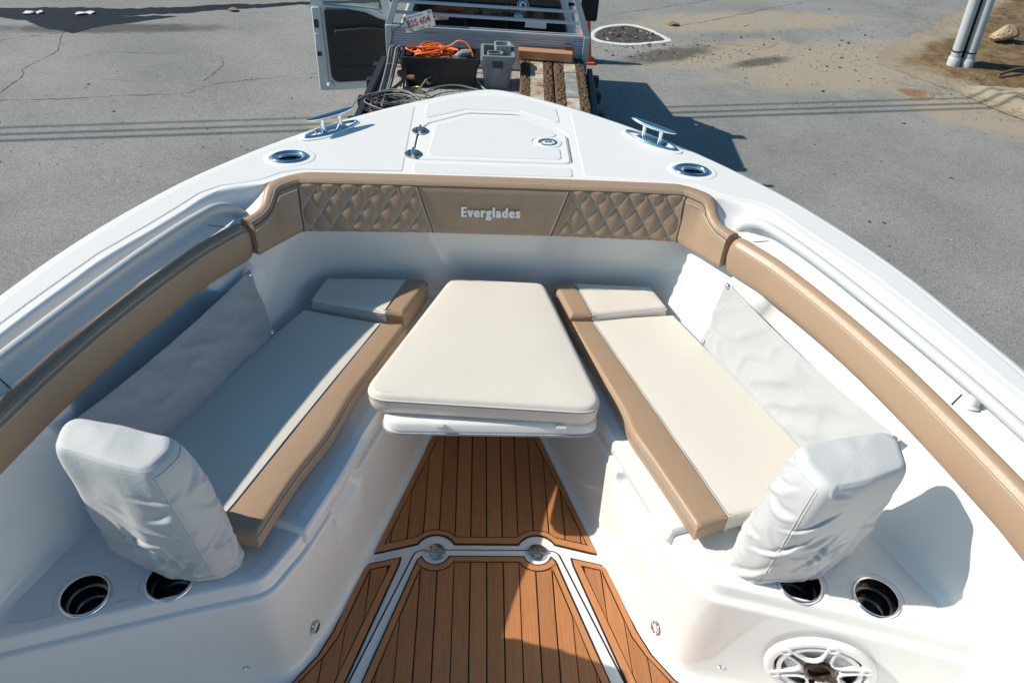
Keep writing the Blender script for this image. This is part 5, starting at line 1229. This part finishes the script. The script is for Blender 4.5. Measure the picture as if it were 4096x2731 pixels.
# two crusted ramp planks
def ramp(x0, x1, label, seed, inner_m):
    dx = .055; t = thing('ramp_plank', label, 'plank', ((x0+x1)/2, 6.6, -.65), None)
    def X(x, y): return x-.050*(7.72-y)*.9
    b = MB(); y0, y1 = 5.4, 7.70; zt = -.508; xm0, xm1 = x0+.104, x1-.104
    b.hexa([Vector((X(x, y), y, z)) for z in (-.655, zt-.01) for x, y in ((x0, y0), (x1, y0), (x1, y1), (x0, y1))]); b.build('plank_body', 'plank_rust', t, smooth=0, bevel=.006)
    random.seed(seed)
    for k, (a, c) in enumerate(((x0+.002, xm0), (xm1, x1-.002))):
        rows = []; n = 260
        for i in range(n+1):
            y = y0+(y1-y0)*i/n; r = []
            for j in range(17):
                f = j/16; x = a+(c-a)*f+.012*noise.noise((y*9, f*2+seed, k))*(1 if j in (0, 16) else .3); h = sin(pi*f)**.3*(.012+.020*noise.noise((x*30, y*30, seed))+.016*noise.noise((x*75, y*75, 3)))
                r.append(Vector((X(x, y), y, zt-.012+max(0, h)+.006)))
            rows.append(r)
        MB().grid(rows, flip=False).build('crust', 'plank_crust', t, smooth=180)
    y = y1-.02; i = 0
    for ln in ((.42, .30, .42, .5, .6) if seed == 3 else (.36, .62, .40, .8)):
        mm = inner_m[i % len(inner_m)]; MB().hexa([Vector((X(x, yy), yy, z)) for z in (zt-.012, zt+.004) for x, yy in ((xm0-.008, y-ln+.012), (xm1+.008, y-ln+.012), (xm1+.008, y), (xm0-.008, y))]).build('metal_plate', mm, t, smooth=0, bevel=.003); y -= ln; i += 1
        if y < 5.6: break
ramp(.372, .690, 'left crusted plank with pale rusty plates on the truck bed', 3, ['weathered_metal'])
ramp(.702, 1.012, 'right crusted plank with dark worn plates on the truck bed', 8, ['weathered_metal', 'worn_grey', 'weathered_metal'])
wb = thing('wood_block', 'fresh cut reddish timber lying across the far plank ends', 'timber', (.6, 7.7, -.5))
MB().hexa([Vector(p) for p in ((.335, 7.60, -.488), (.875, 7.55, -.488), (.885, 7.66, -.488), (.345, 7.71, -.488), (.335, 7.60, -.405), (.875, 7.55, -.405), (.885, 7.66, -.405), (.345, 7.71, -.405))]).build('beam', 'new_wood', wb, smooth=0, bevel=.004)
MB().hexa([Vector(p) for p in ((.800, 7.655, -.488), (.885, 7.645, -.488), (.89, 7.70, -.488), (.80, 7.71, -.488), (.800, 7.655, -.365), (.885, 7.645, -.365), (.89, 7.70, -.365), (.80, 7.71, -.365))]).build('end_block', 'rust_steel', wb, smooth=0, bevel=.003)
# cables, hammer, loose wire
random.seed(4); cc_ = MB()
for k in range(18):
    cx, cy = -.80+random.uniform(-.09, .12), 6.62+random.uniform(-.10, .10); rx, ry = random.uniform(.17, .30), random.uniform(.15, .24); z = BZ+.015+.005*k; ph = random.uniform(0, 6)
    cc_.tube([(cx+rx*cos(t+ph)*(1+.06*sin(3*t+k)), cy+ry*sin(t+ph)*(1+.06*cos(2*t+k)), z+.035*sin(t+k)) for t in (2*pi*i/36 for i in range(36))], .0052, 6, closed=True, m=k % 2)
tag(cc_.build('cable_coil', ['cord_grey', 'cord_black'], smooth=70), 'heap of grey and black cable coils at the left bed rail', 'cable')
lw = MB(); lw.tube(spline([(-.62, 7.05, BZ+.03), (-.52, 7.22, BZ+.10), (-.35, 7.33, BZ+.13), (-.12, 7.30, BZ+.10), (.0, 7.16, BZ+.03), (.10, 7.06, BZ+.02), (.32, 6.95, BZ+.02), (.40, 6.75, BZ+.02)], 8), .009, 8)
lw.tube(spline([(-.55, 6.85, BZ+.02), (-.50, 7.05, BZ+.05), (-.25, 7.16, BZ+.05), (.05, 7.06, BZ+.02), (.16, 6.90, BZ+.02), (-.05, 6.78, BZ+.02), (-.30, 6.72, BZ+.02), (-.55, 6.85, BZ+.03)], 8), .008, 8)
tag(lw.build('loose_cable', 'cord_grey', smooth=70), 'loose grey cable looping across the middle of the ribbed bed', 'cable')
hs_ = MB()
for k, o in enumerate((0, .03, .06, .085)):
    hs_.tube(spline([(-.985+o, 6.62, BZ+.03), (-.955+o, 6.95, BZ+.10), (-.93+o, 7.3, -.47), (-.915+o, 7.45, -.385), (-.87+o, 7.47, -.375), (-.83+o*.8, 7.42, -.43), (-.79+o*.6, 7.32, -.57), (-.80+o, 7.15, BZ+.02)], 8), .0095, 8, m=k % 2)
tag(hs_.build('hanging_hose', ['cord_grey', 'cord_black'], smooth=70), 'bundle of hoses bent over the left rail near the headboard', 'hose')
ha = thing('hammer', 'long wooden handled hammer lying on the ribbed truck bed', 'hammer', (-.78, 7.2, BZ))
MB().tube([(-.93, 6.84, BZ+.04), (-.83, 7.05, BZ+.06), (-.735, 7.25, BZ+.08)], [.019, .016, .015], 12).build('handle', 'handle_wood', ha, smooth=60)
MB().tube([(-.83, 7.31, BZ+.09), (-.80, 7.295, BZ+.09), (-.70, 7.235, BZ+.085), (-.66, 7.21, BZ+.085)], [.03, .036, .036, .03], 10).build('head', 'rust_steel', ha, smooth=40)
MB().tube([(-.86, 7.42, BZ+.12), (-.70, 7.38, BZ+.13), (-.52, 7.17, BZ+.05)], [.014, .017, .013], 10).build('wooden_stick', 'new_wood', None, smooth=60); tag(bpy.data.objects['wooden_stick'], 'pale wooden stick resting against the black tote', 'stick')
sh = thing('shackle', 'small brass shackle on the bed beside the hammer', 'shackle', (-.64, 7.1, BZ))
MB().tube([(-.66+.05*cos(t), 7.09+.03*sin(t), BZ+.03+.012*cos(t)) for t in (pi*i/9 for i in range(-1, 11))], .012, 8).build('bow', 'brass', sh, smooth=60); MB().tube([(-.72, 7.085, BZ+.03), (-.60, 7.085, BZ+.03)], .010, 8).build('pin', 'steel_dark', sh, smooth=60)
# trailer plate hanging from the rack
mat('plate_white', (.70, .71, .70), .4, var=(9, .4, (.55, .52, .48))); mat('plate_red', (.30, .03, .035), .5); mat('plate_blue', (.08, .25, .50), .5); mat('plate_green', (.02, .33, .36), .5)
pl = thing('licence_plate', 'white trailer licence plate hung crooked on the rack', 'licence plate', (-.645, 7.66, -.19))
PM = Matrix.Translation((-.645, 7.665, -.188)) @ Matrix.Rotation(radians(-2), 4, 'Z') @ Matrix.Rotation(radians(-18), 4, 'Y') @ Matrix.Rotation(radians(80), 4, 'X')
po = rounded([(-.15, -.075), (.15, -.075), (.15, .075), (-.15, .075)], .015, 5)
b = MB(); n = len(po); b.add([PM @ Vector((x, y, 0)) for x, y in po]+[PM @ Vector((x, y, -.003)) for x, y in po], [tuple(range(n)), tuple(reversed(range(n, 2*n)))]+[(i, n+i, n+(i+1) % n, (i+1) % n) for i in range(n)]); b.build('plate', 'plate_white', pl, smooth=0)
def ptext(s, size, x, y, m, bold=.0, sx=1.0):
    t = text_mesh(s, size, bold, sx); place(t, PM @ Matrix.Translation((x, y, .0012))); t.build('print', m, pl, smooth=0)
ptext('E25\u00b7604', .086, -.003, -.004, 'plate_red', .012, .84); ptext('Massachusetts', .027, -.02, .058, 'plate_blue', .01); ptext('TRAILER', .019, .0, -.060, 'plate_red', .012, 1.1)
qd = MB(); qd.add([PM @ Vector(p) for p in ((.103, .045, .001), (.138, .045, .001), (.138, .072, .001), (.103, .072, .001))], [(0, 1, 2, 3)]); qd.build('year_tag', 'plate_green', pl, smooth=0); ptext('27', .022, .12, .058, 'plate_white', .01)
for x, y in ((-.09, -.062), (.085, -.058)): MB().lathe([(.007, 0), (.006, .003), (.0001, .004)], 10, PM @ Matrix.Translation((x, y, .001))).build('rivet', 'rust_steel', pl, smooth=40)
MB().tube([PM @ Vector((-.12, .07, .004)), PM @ Vector((-.15, .02, .01)), (-.90, 7.70, -.30), (-.93, 7.68, -.42), (-.955, 7.64, -.58)], .006, 6).build('hanging_strap', 'black_plastic', pl, smooth=60)
# traffic cone behind the headboard
co_ = thing('traffic_cone', 'orange traffic cone half hidden behind the headboard', 'cone', (1.505, 11.33, G))
mat('cone_orange', (.85, .10, .015), .5)
MB().lathe([(.135, .03), (.128, .05), (.035, .70), (.028, .71), (.024, .70)], 32, Matrix.Translation((1.505, 11.33, G))).build('cone_body', 'cone_orange', co_, smooth=60)
MB().prism(rounded([(1.505-.165, 11.165), (1.505+.165, 11.165), (1.505+.165, 11.495), (1.505-.165, 11.495)], .03, 4), G+.003, G+.032).build('base', 'cone_orange', co_, smooth=0, bevel=.006)
# ================================================================ crumbs and specks on the cockpit floor
random.seed(21)
cb = MB()
for s in (-1, 1):
    for _ in range(70):
        y = 1.55+abs(random.gauss(0, .22)); x = s*(.40-(y-1.49)*.315+abs(random.gauss(0, .012))); pebble(cb, (x, y, .002), random.uniform(.001, .003))
for _ in range(60):
    x, y = random.gauss(0, .16), random.uniform(1.15, 2.0); pebble(cb, (x, y, .009), random.uniform(.0008, .0022))
for cx, cy in ((-.16, 1.83), (-.12, 1.92), (-.03, 1.93), (.01, 1.66), (-.04, 1.68)):
    for _ in range(9): pebble(cb, (cx+random.gauss(0, .008), cy+random.gauss(0, .010), .009), random.uniform(.001, .003))
tag(cb.build('dirt_crumbs', 'twig', smooth=0), 'brown dirt crumbs scattered along the teak floor edges', 'dirt', kind='stuff')
